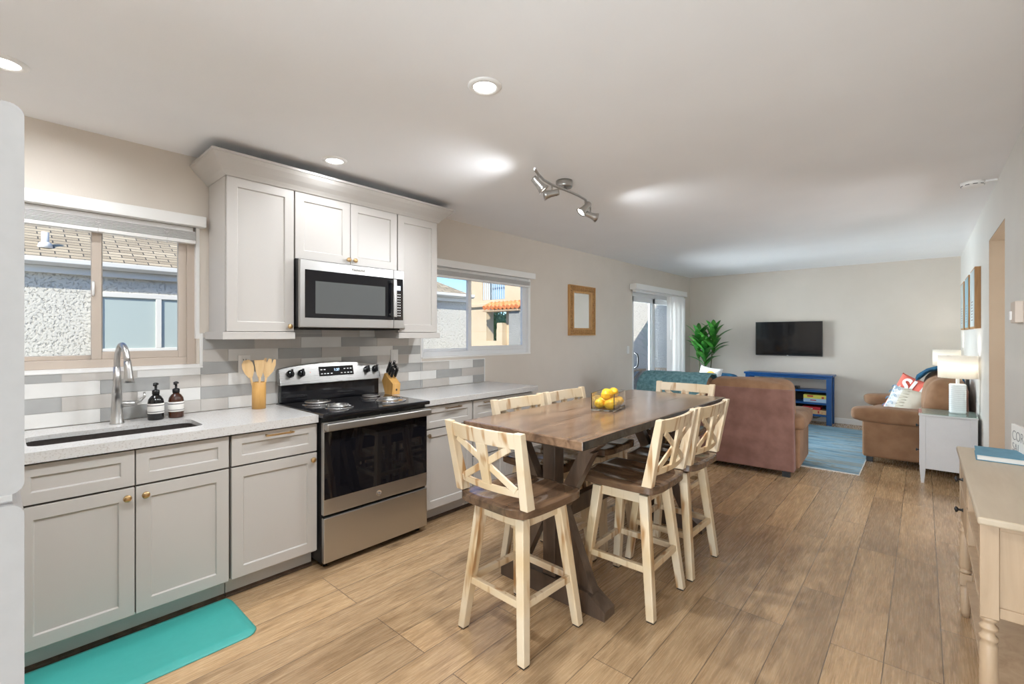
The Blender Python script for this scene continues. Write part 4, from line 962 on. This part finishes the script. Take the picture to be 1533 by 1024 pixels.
# throws
def throw(name, label, m, fn, nu, nv):
    o = MB().grid(fn, nu, nv).build(name, m); s_ = o.modifiers.new('s', 'SOLIDIFY'); s_.thickness = 0.016; s_.offset = 0
    for p in o.data.polygons: p.use_smooth = True
    return tag(o, label, 'blanket')
def drape(path, s_):
    tot = [0]
    for i in range(1, len(path)): tot.append(tot[-1] + math.dist(path[i], path[i - 1]))
    d = s_ * tot[-1]
    for i in range(1, len(path)):
        if d <= tot[i] or i == len(path) - 1:
            k = (d - tot[i - 1]) / (tot[i] - tot[i - 1]); return tuple(path[i - 1][j] + (path[i][j] - path[i - 1][j]) * k for j in (0, 1))
R3 = Matrix.Translation((1.600, 5.075, 0)) @ Matrix.Rotation(R(3), 4, 'Z')
def f1(u, v):
    x = -0.80 + 0.76 * u + 0.05 * v * u
    path = [(-0.035, 0.60), (-0.03, 0.78), (-0.015, 0.86), (0.04, 0.920), (0.12, 0.952), (0.20, 0.955), (0.29, 0.935), (0.365, 0.85), (0.36, 0.74)]
    y, z = drape(path, v * 0.98 + 0.02 * math.sin(u * 9)); n = mnoise.noise(Vector((x * 6, v * 5, 2)))
    edge = max(0, (-0.735 - x) / 0.07) ** 2 * 0.06
    return tuple(R3 @ Vector((x, y + n * 0.010, z + n * 0.012 - edge)))
throw('throw_blanket', 'fluffy teal throw over the back of the near loveseat', m_teal, f1, 60, 50)
R9 = Matrix.Translation((3.655, 7.16, 0)) @ Matrix.Rotation(R(90), 4, 'Z')
def f2(u, v):
    x = 0.02 + 0.42 * u + 0.06 * math.sin(v * 3); path = [(0.005, 0.80), (0.02, 0.93), (0.10, 0.985), (0.20, 0.990), (0.31, 0.955), (0.40, 0.87), (0.43, 0.76), (0.43, 0.66)]
    y, z = drape(path, v); n = math.sin(u * 14 + v * 3) * 0.012 + 0.010 * mnoise.noise(Vector((x * 6, v * 5, 2)))
    return tuple(R9 @ Vector((x, y + 0.3 * n, z + n)))
throw('throw_blanket', 'dark blue throw over the back of the right-wall loveseat', m_bluefl, f2, 40, 40)

# pillows
def pillow_mesh(w_, h_, th, seed=0):
    def side(sg):
        def f(u, v):
            a, b = 2 * u - 1, 2 * v - 1
            pin = 1 - 0.10 * (1 - abs(a) ** 2) * abs(b) ** 3; pin2 = 1 - 0.10 * (1 - abs(b) ** 2) * abs(a) ** 3
            z = th / 2 * max(0, (1 - a ** 4)) ** 0.6 * max(0, (1 - b ** 4)) ** 0.6
            z *= 1 + 0.10 * mnoise.noise(Vector((a * 2, b * 2, seed)))
            return (a * w_ / 2 * pin2, sg * z, b * h_ / 2 * pin)
        return f
    return MB().grid(side(1), 22, 22).grid(side(-1), 22, 22)
def surf_y(w_, h_, th, x, z):   # front surface (-Y side) of a pillow at x, z
    a, b = 2 * x / w_, 2 * z / h_; return -th / 2 * max(0, (1 - a ** 4)) ** 0.6 * max(0, (1 - b ** 4)) ** 0.6
t = thing('throw_pillow', 'coral pillow printed with big white letters, leaning on the right loveseat', 'pillow', (3.205, 7.22, 0.655), group='throw pillows')
t.rotation_euler = (R(-20), R(16), R(-36))
pillow_mesh(0.46, 0.46, 0.14, 3).build('pillow_body', m_coral, t)
def ptext(body, x, z, size, w_, h_, th, parent, m):
    o = text('letter_print', body, size, (0, 0, 0), FY, m, parent, ext=0.0, bold=size * 0.03)
    me = o.data
    for v_ in me.vertices:
        px, pz = v_.co.x + x, v_.co.y + z
        v_.co = (px, surf_y(w_, h_, th, px, pz) * 1.12 - 0.004, pz)
    o.rotation_euler = (0, 0, 0); return o
ptext('SU', 0.0, 0.085, 0.23, 0.46, 0.46, 0.14, t, m_whitef); ptext('RF', 0.0, -0.10, 0.23, 0.46, 0.46, 0.14, t, m_whitef)
t = thing('throw_pillow', 'white and cream pillow with blue wave print in front of the coral one', 'pillow', (3.165, 6.93, 0.615), group='throw pillows')
t.rotation_euler = (R(-26), R(10), R(-28))
pb = pillow_mesh(0.40, 0.34, 0.14, 5).build('pillow_body', [m_whitef, m_canvas], t)
for p in pb.data.polygons:
    if p.center.x > -0.06: p.material_index = 1
wv = MB()
for i, (x, z) in enumerate([(-0.16, -0.12), (-0.16, -0.03), (-0.16, 0.06), (-0.16, 0.13), (-0.11, -0.08), (-0.11, 0.01), (-0.11, 0.10)]):
    for r in (0.030, 0.018):
        pts = []
        for k in range(10):
            a = R(-10 + 200 * k / 9); px, pz = x + r * math.cos(a), z + r * math.sin(a)
            if abs(px) < 0.20 and abs(pz) < 0.17: pts.append((px, surf_y(0.42, 0.36, 0.14, px, pz) * 1.1 - 0.003, pz))
        if len(pts) > 2: wv.tube(pts, 0.0022, 5)
wv.build('wave_print', m_wave, t)
rf = MB()
for k in range(9): z = -0.15 + k * 0.036; rf.tube([(-0.055, surf_y(0.42, 0.36, 0.14, -0.055, z) - 0.006, z), (0.02, surf_y(0.42, 0.36, 0.14, 0.02, z) - 0.004, z + 0.01)], 0.004, 6)
rf.build('ruffle', m_canvas, t)

# armchair, sun pillow --------------------------------------------------------------
t = thing('armchair', 'blue upholstered armchair in the far left corner in front of the plant', 'armchair', (0.72, 7.72, 0), R(-28))
MB().box(-0.30, 0.30, -0.28, 0.30, 0.20, 0.42).build('seat', m_navy, t, 0.04, 3)
MB().puff((0, 0.27, 0.54), (0.60, 0.16, 0.44), 0.4, 0.4, 30, 18).build('backrest', m_navy, t)
for s_ in (-1, 1): MB().box(s_ * 0.33 - 0.05, s_ * 0.33 + 0.05, -0.27, 0.27, 0.20, 0.58).build('arm', m_navy, t, 0.035, 3)
for x in (-0.27, 0.27):
    for y in (-0.22, 0.24): MB().leg((x, y, 0), (x, y, 0.20), 0.025, 0.04).build('leg', m_trestle, t)
t = thing('throw_pillow', 'white square pillow with an orange sun print on the blue armchair', 'pillow', (0.715, 7.70, 0.665), group='throw pillows')
t.rotation_euler = (R(-14), R(6), R(-20))
pillow_mesh(0.42, 0.42, 0.13, 8).build('pillow_body', m_whitef, t)
sn = MB(); pts = [(0.06, 0.05)] + [(0.06 + 0.085 * math.cos(R(15 * k)), 0.05 + 0.085 * math.sin(R(15 * k))) for k in range(24)]
sn.add([(x, surf_y(0.42, 0.42, 0.13, x, z) * 1.10 - 0.006, z) for x, z in pts], [(0, k + 1, (k + 1) % 24 + 1) for k in range(24)])
sn.build('sun_print', m_orange, t)

# plant ------------------------------------------------------------------------------
t = thing('potted_plant', 'tall leafy green plant in the far left corner', 'plant', (0.37, 8.37, 0))
MB().lathe([(0.0001, 0.0), (0.10, 0), (0.13, 0.26), (0.135, 0.28), (0.12, 0.28), (0.115, 0.25), (0.0001, 0.25)], seg=28).build('pot', m_white, t)
st = MB(); lf = MB()
def leafy(mb, base, az, el, ln, wd, droop):
    n = 9; vs = []; d = Vector((math.cos(az), math.sin(az), 0)); side = Vector((-math.sin(az), math.cos(az), 0))
    p = Vector(base); e = el
    for i in range(n + 1):
        s_ = i / n; w2 = wd * math.sin(PI * min(1, s_ * 0.93 + 0.05)) ** 0.8 * (1 if s_ < 0.98 else 0.1)
        nrm = Vector((-d.x * math.sin(e), -d.y * math.sin(e), math.cos(e)))
        vs += [p - side * w2 / 2 + nrm * w2 * 0.18, p, p + side * w2 / 2 + nrm * w2 * 0.18]
        p = p + (d * math.cos(e) + Vector((0, 0, 1)) * math.sin(e)) * (ln / n); e -= droop / n
    fs = []
    for i in range(n): fs += [(3 * i, 3 * i + 1, 3 * i + 4, 3 * i + 3), (3 * i + 1, 3 * i + 2, 3 * i + 5, 3 * i + 4)]
    mb.add(vs, fs, 0, True)
rnd = random.Random(3)
for bx, by_, hh, nl in ((-0.04, 0.02, 1.30, 20), (0.04, -0.02, 1.16, 18), (0.12, 0.03, 1.36, 17)):
    top = Vector((bx * 1.6, by_, hh)); st.tube([(bx, by_, 0.25), (bx * 1.2, by_, hh * 0.6), top], [0.012, 0.010, 0.008], 8)
    for k in range(nl):
        z = hh - 0.34 + 0.36 * k / nl; az = k * 2.4 + bx * 30; el = R(44 + 38 * k / nl + rnd.uniform(-8, 8))
        ln = 0.36 + rnd.uniform(-.05, .07)
        dx_, dy_ = math.cos(az) * ln * math.cos(el), math.sin(az) * ln * math.cos(el)
        if 0.37 + top.x + dx_ < 0.13 or 8.37 + top.y + dy_ > F - 0.03: az += PI
        leafy(lf, (top.x, top.y, z), az, el, ln, 0.098, R(44))
st.build('stems', m_stem, t); lf.build('foliage', m_leaf, t, weld=False)

# TV, stand, games ---------------------------------------------------------------------
t = thing('television', 'black flat-screen television mounted on the far wall', 'television', (1.632, 8.74, 1.318))
MB().box(-0.482, 0.482, -0.012, 0.028, -0.280, 0.285).build('bezel', m_blackp, t, 0.004)
MB().box(-0.474, 0.474, -0.0135, -0.0122, -0.262, 0.277).build('screen', m_screen, t)
MB().box(-0.15, 0.15, 0.0285, 0.069, -0.10, 0.10).build('wall_mount', m_blackp, t)
MB().box(-0.012, 0.012, -0.0150, -0.0135, -0.276, -0.270).build('brand_mark', m_whiteink, t)
t = thing('tv_stand', 'royal blue open-shelf TV stand against the far wall', 'tv stand', (1.665, 8.60, 0))
hx, hy = 0.625, 0.165
MB().box(-hx, hx, -hy, hy, 0.735, 0.765).build('top', m_bluep, t, 0.006)
for x in (-1, 1):
    for y in (-1, 1): MB().box(x * (hx - 0.055) - 0.035, x * (hx - 0.055) + 0.035, y * (hy - 0.045) - 0.028, y * (hy - 0.045) + 0.028, 0.0, 0.7345).build('leg', m_bluep, t, 0.003)
xi = hx - 0.091
for z, nm in ((0.525, 'shelf'), (0.335, 'shelf'), (0.155, 'shelf')): MB().box(-xi, xi, -hy + 0.02, hy - 0.01, z - 0.028, z).build(nm, m_bluep, t, 0.002)
MB().box(-xi, xi, -hy + 0.015, -hy + 0.035, 0.700, 0.734).build('apron', m_bluep, t, 0.002)
MB().box(-xi, xi, hy - 0.012, hy - 0.006, 0.155, 0.497).build('back_panel', m_dark, t)
for x in (-1, 1):
    MB().box(x * (hx - 0.055) - 0.008, x * (hx - 0.055) + 0.008, -hy + 0.074, hy - 0.074, 0.10, 0.53).build('side_panel', m_bluep, t)
m_g = [mat('game_' + n_, c_, 0.5) for n_, c_ in (('yellow', (0.72, 0.62, 0.10)), ('blue', (0.42, 0.58, 0.72)), ('red', (0.62, 0.02, 0.03)), ('tan', (0.66, 0.42, 0.20)), ('black', (0.02, 0.02, 0.02)))]
def game(x, y, z, wd, ht, m, marks, lb):
    t = thing('board_game', lb, 'board game', (x, y, z), group='board games on the TV stand')
    MB().box(-wd / 2, wd / 2, -0.105, 0.105, 0, ht).build('box_lid', m, t, 0.002)
    k = MB()
    for a, b, c0, c1 in marks: k.box(a, b, -0.1058, -0.1052, c0 * ht, c1 * ht)
    if marks: k.build('printed_patches', m_red if m is not m_g[2] else m_paper, t)
game(2.045, 8.60, 0.392, 0.30, 0.056, m_g[0], [(-0.10, -0.02, 0.45, 0.85), (0.09, 0.12, 0.1, 0.6)], 'yellow board game box on the middle shelf, on top of the pale blue one')
game(2.045, 8.60, 0.3355, 0.30, 0.056, m_g[1], [(-0.06, 0.02, 0.45, 0.7)], 'pale blue board game box on the middle shelf, under the yellow one')
game(2.00, 8.60, 0.218, 0.24, 0.048, m_g[2], [(-0.03, 0.02, 0.2, 0.5)], 'red board game box on the bottom shelf, on top of the tan one')
game(2.045, 8.60, 0.1555, 0.30, 0.062, m_g[3], [(0.04, 0.06, 0.2, 0.8), (0.09, 0.10, 0.3, 0.5)], 'tan board game box on the bottom shelf, under the red one')
t = thing('media_box', 'flat black media player on the upper shelf of the TV stand', 'media player', (1.66, 8.58, 0.5255))
MB().box(-0.16, 0.16, -0.09, 0.09, 0, 0.04).build('casing', m_blackp, t, 0.004); MB().box(-0.02, 0.02, -0.0905, -0.0901, 0.015, 0.02).build('indicator', m_lcd, t)
o = MB().tube([(2.19, 8.74, 0.30), (2.15, 8.755, 0.12), (2.03, 8.75, 0.055), (1.85, 8.75, 0.07), (1.7, 8.755, 0.2), (1.62, 8.762, 0.28)], 0.005, 6).build('power_cord', m_blackp)
tag(o, 'black power cord hanging behind the TV stand near the floor', 'cord')

# rug ---------------------------------------------------------------------------------
o = MB().box(0.62, 2.83, 5.98, 8.42, 0.0005, 0.010).build('area_rug', m_rug)
o = D.objects['area_rug']; D.objects.remove(o)
t = MB().box(0.62, 2.83, 5.67, 8.36, 0.0005, 0.009).build('area_rug', m_rug); tag(t, 'blue and grey streaked area rug under the seating area', 'rug')
MB().box(2.8301, 2.838, 5.67, 8.36, 0.0005, 0.009).box(0.62, 2.838, 5.662, 5.6699, 0.0005, 0.009).build('bound_edge', m_paper, t)

# end tables and lamps ------------------------------------------------------------------
def end_table(loc, label):
    t = thing('end_table', label, 'end table', loc, group='end tables beside the right loveseat')
    w2, d2 = 0.195, 0.225
    MB().box(-w2 + 0.015, w2 - 0.01, -d2 + 0.018, d2 - 0.018, 0.135, 0.628).build('table_body', m_endt, t, 0.003)
    MB().box(-w2 - 0.008, w2, -d2 - 0.002, d2 + 0.002, 0.629, 0.645).build('top', m_endt, t, 0.004)
    MB().box(-w2 - 0.012, w2, -d2 - 0.004, d2 + 0.004, 0.6455, 0.652).build('glass_sheet', m_tglass, t)
    for x in (-w2 + 0.02, w2 - 0.025):
        for y in (-d2 + 0.025, d2 - 0.025):
            MB().leg((x, y, 0), (x, y, 0.125), 0.022, 0.042).box(x - 0.021, x + 0.021, y - 0.021, y + 0.021, 0.125, 0.6285).build('leg', m_endt, t, 0.002)
    for z0, z1 in ((0.395, 0.615), (0.155, 0.380)):
        dr = MB().box(-w2 - 0.003, -w2 + 0.012, -d2 + 0.05, d2 - 0.05, z0, z1).build('drawer', m_endt, t, 0.003)
        for y in (0,):
            T = Matrix.Translation((-w2 - 0.003, y, (z0 + z1) / 2)) @ Matrix.Rotation(R(-90), 4, 'Y')
            MB().lathe([(0.005, 0), (0.005, 0.012), (0.014, 0.018), (0.014, 0.024), (0.0001, 0.028)], seg=16, T=T).build('knob', m_blackp, dr)
end_table((3.475, 5.995, 0), 'white two-drawer end table with glass top, nearer the camera')
end_table((3.475, 8.28, 0), 'white end table beyond the right loveseat, mostly hidden')
def table_lamp(loc, label, e=5):
    t = thing('table_lamp', label, 'lamp', loc, group='white table lamps')
    pr = [(0.054, 0.0), (0.058, 0.004)]
    for k in range(14): z = 0.010 + k * 0.0185; pr += [(0.058, z), (0.0605, z + 0.006), (0.0605, z + 0.010), (0.0578, z + 0.016)]
    pr += [(0.058, 0.268), (0.054, 0.273), (0.0001, 0.274)]
    MB().lathe(pr, seg=36, sy=0.8).build('lamp_base', m_lampbase, t)
    MB().cyl((0, 0, 0.274), (0, 0, 0.335), 0.013, 14).cyl((0, 0, 0.335), (0, 0, 0.365), 0.02, 14).build('stem', m_plast, t)
    MB().lathe([(0.138, 0.328), (0.138, 0.535), (0.1365, 0.535), (0.1365, 0.328), (0.138, 0.328)], seg=48, sy=0.85).build('lamp_shade', m_shade, t)
    r = MB()
    for a in (0, 120, 240): r.tube([(0, 0, 0.525), (0.136 * math.cos(R(a)), 0.85 * 0.136 * math.sin(R(a)), 0.530)], 0.002, 5)
    r.tube([(0, 0, 0.36), (0, 0, 0.53)], 0.002, 5).build('shade_spider', m_nickel, t)
    MB().tube([(0.022, -0.01, 0.34), (0.026, -0.012, 0.318)], 0.001, 5).puff((0.026, -0.012, 0.312), (0.010, 0.010, 0.012), 1, 1, 8, 6).build('pull_chain', m_brass, t)
    MB().puff((0, 0, 0.41), (0.055, 0.055, 0.075), 1, 1, 16, 10).build('bulb', m_bulb, t)
    light('lamp', 'POINT', e, (0, 0, 0.43), color=(1.0, 0.97, 0.92), parent=t, shadow_soft_size=0.035)
table_lamp((3.545, 6.00, 0.6525), 'lit white table lamp on the near end table', 4)
table_lamp((3.535, 8.33, 0.6525), 'lit white table lamp beyond the right loveseat', 3.5)

# wall art ---------------------------------------------------------------------------------
m_artw = wood('art_frame_wood', (0.28, 0.13, 0.04), (0.38, 0.19, 0.06), (0.45, 0.24, 0.09), 0.5, (8, 8, 1))
for i, (ya, yb, col, lb) in enumerate(((5.86, 6.38, (0.62, 0.70, 0.72), 'wooden wall plaque on the right wall, nearest of the three'),
                                  (6.62, 7.14, (0.28, 0.45, 0.52), 'wooden wall plaque on the right wall, middle of the three'),
                                  (7.38, 7.90, (0.50, 0.54, 0.52), 'wooden wall plaque on the right wall, farthest of the three'))):
    t = thing('wall_plaque', lb, 'wall art', (W, (ya + yb) / 2, 1.735), group='wooden wall plaques')
    hw = (yb - ya) / 2
    MB().box(-0.040, 0, -hw, hw, -0.292, 0.262).build('panel_box', m_artw, t, 0.002)
    MB().box(-0.0425, -0.0402, -hw + 0.02, hw - 0.02, -0.275, 0.245).build('picture', noisy('picture_%d' % i, tuple(c * 0.75 for c in col), col, 3, 0.6), t)
    k = MB()
    for j in range(7): z = -0.05 - j * 0.028; k.box(-0.0432, -0.0427, -0.10 + 0.02 * (j % 3), 0.10 - 0.015 * (j % 2), z, z + 0.010)
    k.build('printed_lines', m_greyink, t)

t = thing('thermostat', 'beige wall thermostat with side slider on the right wall', 'thermostat', (W, 3.60, 1.503))
MB().box(-0.030, 0, -0.075, 0.085, -0.056, 0.056).build('housing', mat('beige_plastic', (0.66, 0.56, 0.48), 0.5), t, 0.003)
MB().box(-0.040, -0.0305, 0.02, 0.05, -0.040, 0.006).build('slider', m_plast, t, 0.002)

# console table --------------------------------------------------------------------------
t = thing('console_table', 'light wood console table with turned legs at the right wall', 'console table', (3.56, 2.64, 0))
MB().box(-0.130, 0.112, -0.610, 0.610, 0.796, 0.820).build('top', m_contop, t, 0.006, 3)
LX0, LX1, LY0, LY1 = -0.100, 0.085, -0.535, 0.535
tp_ = [(0.0165, 0.0), (0.021, 0.05), (0.0225, 0.12), (0.0225, 0.155)]
def cleg(x, y):
    g = MB().lathe([(0.014, 0), (0.018, 0.03), (0.020, 0.145), (0.016, 0.150), (0.022, 0.155), (0.016, 0.160)], (x, y, 0), 20)
    g.box(x - 0.021, x + 0.021, y - 0.021, y + 0.021, 0.160, 0.215)
    g.lathe([(0.016, 0.215), (0.022, 0.220), (0.023, 0.228), (0.017, 0.234), (0.021, 0.240), (0.0225, 0.25), (0.0215, 0.40), (0.017, 0.412), (0.0225, 0.418), (0.023, 0.426), (0.016, 0.434), (0.0145, 0.444), (0.022, 0.452), (0.023, 0.459), (0.015, 0.468), (0.014, 0.474), (0.021, 0.480), (0.021, 0.487), (0.018, 0.492)], (x, y, 0), 20)
    return g.box(x - 0.021, x + 0.021, y - 0.021, y + 0.021, 0.492, 0.7955)
for x in (LX0, LX1):
    for y in (LY0, LY1): cleg(x, y).build('leg', m_con, t)
MB().box(LX0 + 0.0, LX1, LY0 + 0.022, LY1 - 0.022, 0.172, 0.190).build('lower_shelf', m_con, t, 0.003)
MB().box(LX0 + 0.022, LX1 - 0.022, LY0 - 0.010, LY0 + 0.006, 0.505, 0.7955).box(LX0 + 0.022, LX1 - 0.022, LY0 - 0.016, LY0 - 0.0101, 0.497, 0.530).box(LX0 + 0.022, LX1 - 0.022, LY0 - 0.016, LY0 - 0.0101, 0.77, 0.7955).build('end_panel', m_con, t, 0.002)
MB().box(LX0 + 0.022, LX1 - 0.022, LY1 - 0.006, LY1 + 0.010, 0.505, 0.7955).build('end_panel', m_con, t, 0.002)
MB().box(LX1 + 0.005, LX1 + 0.018, LY0 + 0.022, LY1 - 0.022, 0.497, 0.7955).build('back_panel', m_con, t)
MB().box(LX0 - 0.018, LX1 + 0.004, LY0 + 0.023, LY1 - 0.023, 0.497, 0.512).box(LX0 - 0.018, LX1 + 0.004, LY0 + 0.023, 0.04, 0.640, 0.654).box(LX0 - 0.018, LX1 + 0.004, 0.041, 0.057, 0.512, 0.7955).build('shelf_case', m_con, t, 0.002)
for z0, z1 in ((0.660, 0.785), (0.520, 0.648)):
    dr = MB().box(LX0 - 0.020, LX0 - 0.004, 0.065, LY1 - 0.03, z0, z1).build('drawer', m_con, t, 0.003)
    T = Matrix.Translation((LX0 - 0.020, 0.30, (z0 + z1) / 2)) @ Matrix.Rotation(R(-90), 4, 'Y')
    MB().lathe([(0.010, 0), (0.006, 0.003), (0.005, 0.014), (0.013, 0.020), (0.014, 0.025), (0.0001, 0.030)], seg=16, T=T).build('knob', m_bronze if 0 else m_blackp, dr)
# book and sign
t = thing('book', 'blue cloth-covered book lying on the console table', 'book', (3.572, 3.015, 0.8205), R(-2))
MB().box(-0.070, 0.100, -0.112, 0.112, 0, 0.003).box(-0.070, 0.100, -0.112, 0.112, 0.023, 0.026).box(0.097, 0.100, -0.112, 0.112, 0.003, 0.023).build('cover', m_book, t, 0.001)
MB().box(-0.065, 0.096, -0.108, 0.106, 0.0032, 0.0228).build('pages', m_paper, t)
t.location = (3.556, 3.055, 0.8205)
t = thing('wooden_sign', 'small white lettered sign standing on the console behind the blue book', 'sign', (3.648, 3.072, 0.8205), R(9))
MB().box(-0.006, 0.006, -0.155, 0.155, 0, 0.142).build('board', m_paper, t, 0.001)
text('lettering', 'COR', 0.066, (-0.0068, 0.142, 0.090), FNX, m_greyink, t, sx=1.0, bold=-0.0012, al='LEFT')
text('lettering', 'SAL', 0.056, (-0.0068, 0.140, 0.036), FNX, m_greyink, t, sx=1.05, bold=-0.0012, al='LEFT')

# ------------------------------------------------------------------ outside
struct(Bx('ground', m_ground, -14, -0.141, -4, 16, -0.2, -0.06))
t = thing('neighbor_house', 'neighboring stucco house with shingled roof and frosted window outside', 'house')
MB().box(-7.0, -2.86, -3.0, 5.69, -0.059, 2.03).build('stucco_wall', m_stucco, t)
MB().box(-2.86, -2.80, -3.3, 5.72, 1.965, 2.03).build('fascia', m_gutter, t, 0.004)
MB().prism([(-2.80, 2.03), (-2.74, 2.03), (-2.70, 2.055), (-2.70, 2.10), (-2.715, 2.10), (-2.80, 2.10)], 'y', -3.3, 5.75).build('gutter', m_gutter, t, 0.004)
z0, sl, ex, ey = 2.09, 0.55, -2.74, 5.74
rf = MB(); hw = 2.3
rf.add([(ex, -3.3, z0), (ex, ey, z0), (ex - hw, ey - hw, z0 + sl * hw), (ex - hw, -3.3, z0 + sl * hw), (ex - 2 * hw, ey, z0), (ex - 2 * hw, -3.3, z0), (ex, -3.3, z0 - 0.03), (ex, ey, z0 - 0.03), (ex - 2 * hw, ey, z0 - 0.03), (ex - 2 * hw, -3.3, z0 - 0.03)],
       [(0, 1, 2, 3), (1, 4, 2), (4, 5, 3, 2), (0, 3, 5), (6, 9, 8, 7), (0, 6, 7, 1), (1, 7, 8, 4), (4, 8, 9, 5), (5, 9, 6, 0)])
rf.build('roof', m_shingle, t)
MB().cyl((-3.0, 0.34, 2.16), (-3.0, 0.34, 2.37), 0.028, 16).lathe([(0.060, 0), (0.045, 0.05), (0.03, 0.06)], (-3.0, 0.34, 2.215), 16).build('vent_pipe', m_gutter, t)
wf = MB(); X = -2.86
wf.box(X, X + 0.04, 0.67, 1.62, 1.765, 1.815).box(X, X + 0.04, 0.67, 1.62, 1.20, 1.245).box(X, X + 0.04, 0.67, 0.725, 1.245, 1.765).box(X, X + 0.04, 1.57, 1.62, 1.245, 1.765).box(X, X + 0.04, 1.165, 1.215, 1.245, 1.765)
wo_ = wf.build('window', m_gutter, t, 0.004); MB().box(X + 0.001, X + 0.02, 0.725, 1.165, 1.245, 1.765).box(X + 0.001, X + 0.02, 1.215, 1.57, 1.245, 1.765).build('pane', m_frost, wo_)

t = thing('apartment_building', 'sunlit beige building with balcony and gateway seen through the far kitchen window', 'building')
wall_cells(MB(), 'y', 9.6, 9.9, -6.98, -4.0, -0.059, 4.2, [(-6.23, -5.45, 1.21, 2.05), (-6.40, -5.50, 2.40, 3.3)]).build('facade', m_beige, t)
MB().box(-6.98, -4.0, 9.52, 9.599, 2.20, 2.30).build('ledge', m_beige, t, 0.01)
MB().box(-6.42, -5.48, 9.901, 10.6, 2.35, 3.4).build('balcony_recess', m_bluepane, t)
k = MB()
for i in range(11): k.box(-6.38 + i * 0.085, -6.36 + i * 0.085, 9.62, 9.64, 2.41, 3.0)
k.box(-6.40, -5.50, 9.62, 9.64, 2.98, 3.02).build('balcony_railing', m_rail, t)
MB().box(-6.40, -6.16, 9.66, 9.70, 2.40, 3.3).build('curtain', m_almond, t)
a = MB()
for i in range(9):
    x = -5.92 + i * 0.15
    for j in range(2): a.tube([(x, 9.515 - 0.15 * j, 2.285 - 0.065 * j), (x, 9.35 - 0.15 * j, 2.205 - 0.065 * j)], [0.055, 0.068], 12)
a.build('tile_awning', m_terra, t)
MB().box(-5.98, -4.65, 9.20, 9.599, 2.03, 2.07).build('awning_beam', m_patiowood, t)
MB().box(-5.62, -5.42, 9.40, 9.599, -0.059, 1.72).build('gate_post', m_beige, t); MB().box(-5.92, -5.70, 9.70, 9.9, 1.21, 1.55).build('inner_ledge', m_beige, t)
t = thing('shrub', 'green shrub growing inside the gateway of the beige building', 'shrub', (-7.40, 11.3, -0.06))
rnd = random.Random(5); s_ = MB()
for k in range(1600):
    a, b = rnd.uniform(0, 2 * PI), rnd.uniform(-1, 1); r = 0.62 * rnd.uniform(0.75, 1.05); q = math.sqrt(1 - b * b)
    p = Vector((r * q * math.cos(a), r * q * math.sin(a), 1.62 + 0.55 * b)); d1 = Vector((rnd.uniform(-1, 1), rnd.uniform(-1, 1), rnd.uniform(-1, 1))).normalized(); d2 = d1.orthogonal().normalized()
    s_.add([p, p + d1 * 0.07 + d2 * 0.02, p + d1 * 0.13, p + d1 * 0.07 - d2 * 0.02], [(0, 1, 2, 3)])
s_.puff((0, 0, 1.62), (1.0, 1.0, 1.0), 1, 1, 20, 14, 0.05, 2).build('foliage', m_hedge, t, weld=False); MB().cyl((0, 0, 0), (0, 0, 1.3), 0.04, 10).build('trunk', m_patiowood, t)
o = MB().box(-5.06, -4.4, 9.28, 9.46, -0.059, 2.029).build('stucco_pier', m_stucco_shade); tag(o, 'stucco pier with shade painted into its grey under the orange tiled awning outside', 'pier')
o = MB().box(-2.6, -0.141, 9.2, 9.35, -0.059, 2.60).build('patio_wall', m_stuccop); tag(o, 'rough stucco wall closing the end of the patio', 'wall')
t = thing('patio_table', 'wooden patio table with crossed legs outside the glass door', 'table', (-1.42, 8.88, -0.06), R(0))
for k in range(5): pass
MB().box(-0.38, 0.38, -0.24, 0.24, 0.70, 0.735).build('tabletop', m_patiowood, t, 0.003)
for y in (-0.18, 0.18):
    MB().bar((-0.30, y, 0), (0.30, y, 0.70), 0.03, 0.06, up=(0, 1, 0)).build('leg', m_patiowood, t); MB().bar((0.30, y + 0.035, 0), (-0.30, y + 0.035, 0.70), 0.03, 0.06, up=(0, 1, 0)).build('leg', m_patiowood, t)
t = thing('patio_chair', 'slatted wooden patio chair outside behind the glass door', 'chair', (-0.68, 8.72, -0.06), R(4))
MB().box(-0.21, 0.21, -0.20, 0.20, 0.40, 0.425).build('seat', m_patiowood, t, 0.003)
for x in (-0.19, 0.19):
    MB().bar((x, -0.18, 0), (x, -0.18, 0.40), 0.03, 0.03).build('leg', m_patiowood, t)
    MB().bar((x, 0.18, 0), (x, 0.20, 0.78), 0.03, 0.03).build('back_post', m_patiowood, t)
for k in range(7): MB().bar((-0.15 + k * 0.05, 0.20, 0.43), (-0.15 + k * 0.05, 0.21, 0.75), 0.022, 0.012).build('back_slat', m_patiowood, t)
MB().box(-0.175, 0.175, 0.19, 0.22, 0.75, 0.785).build('top_rail', m_patiowood, t)
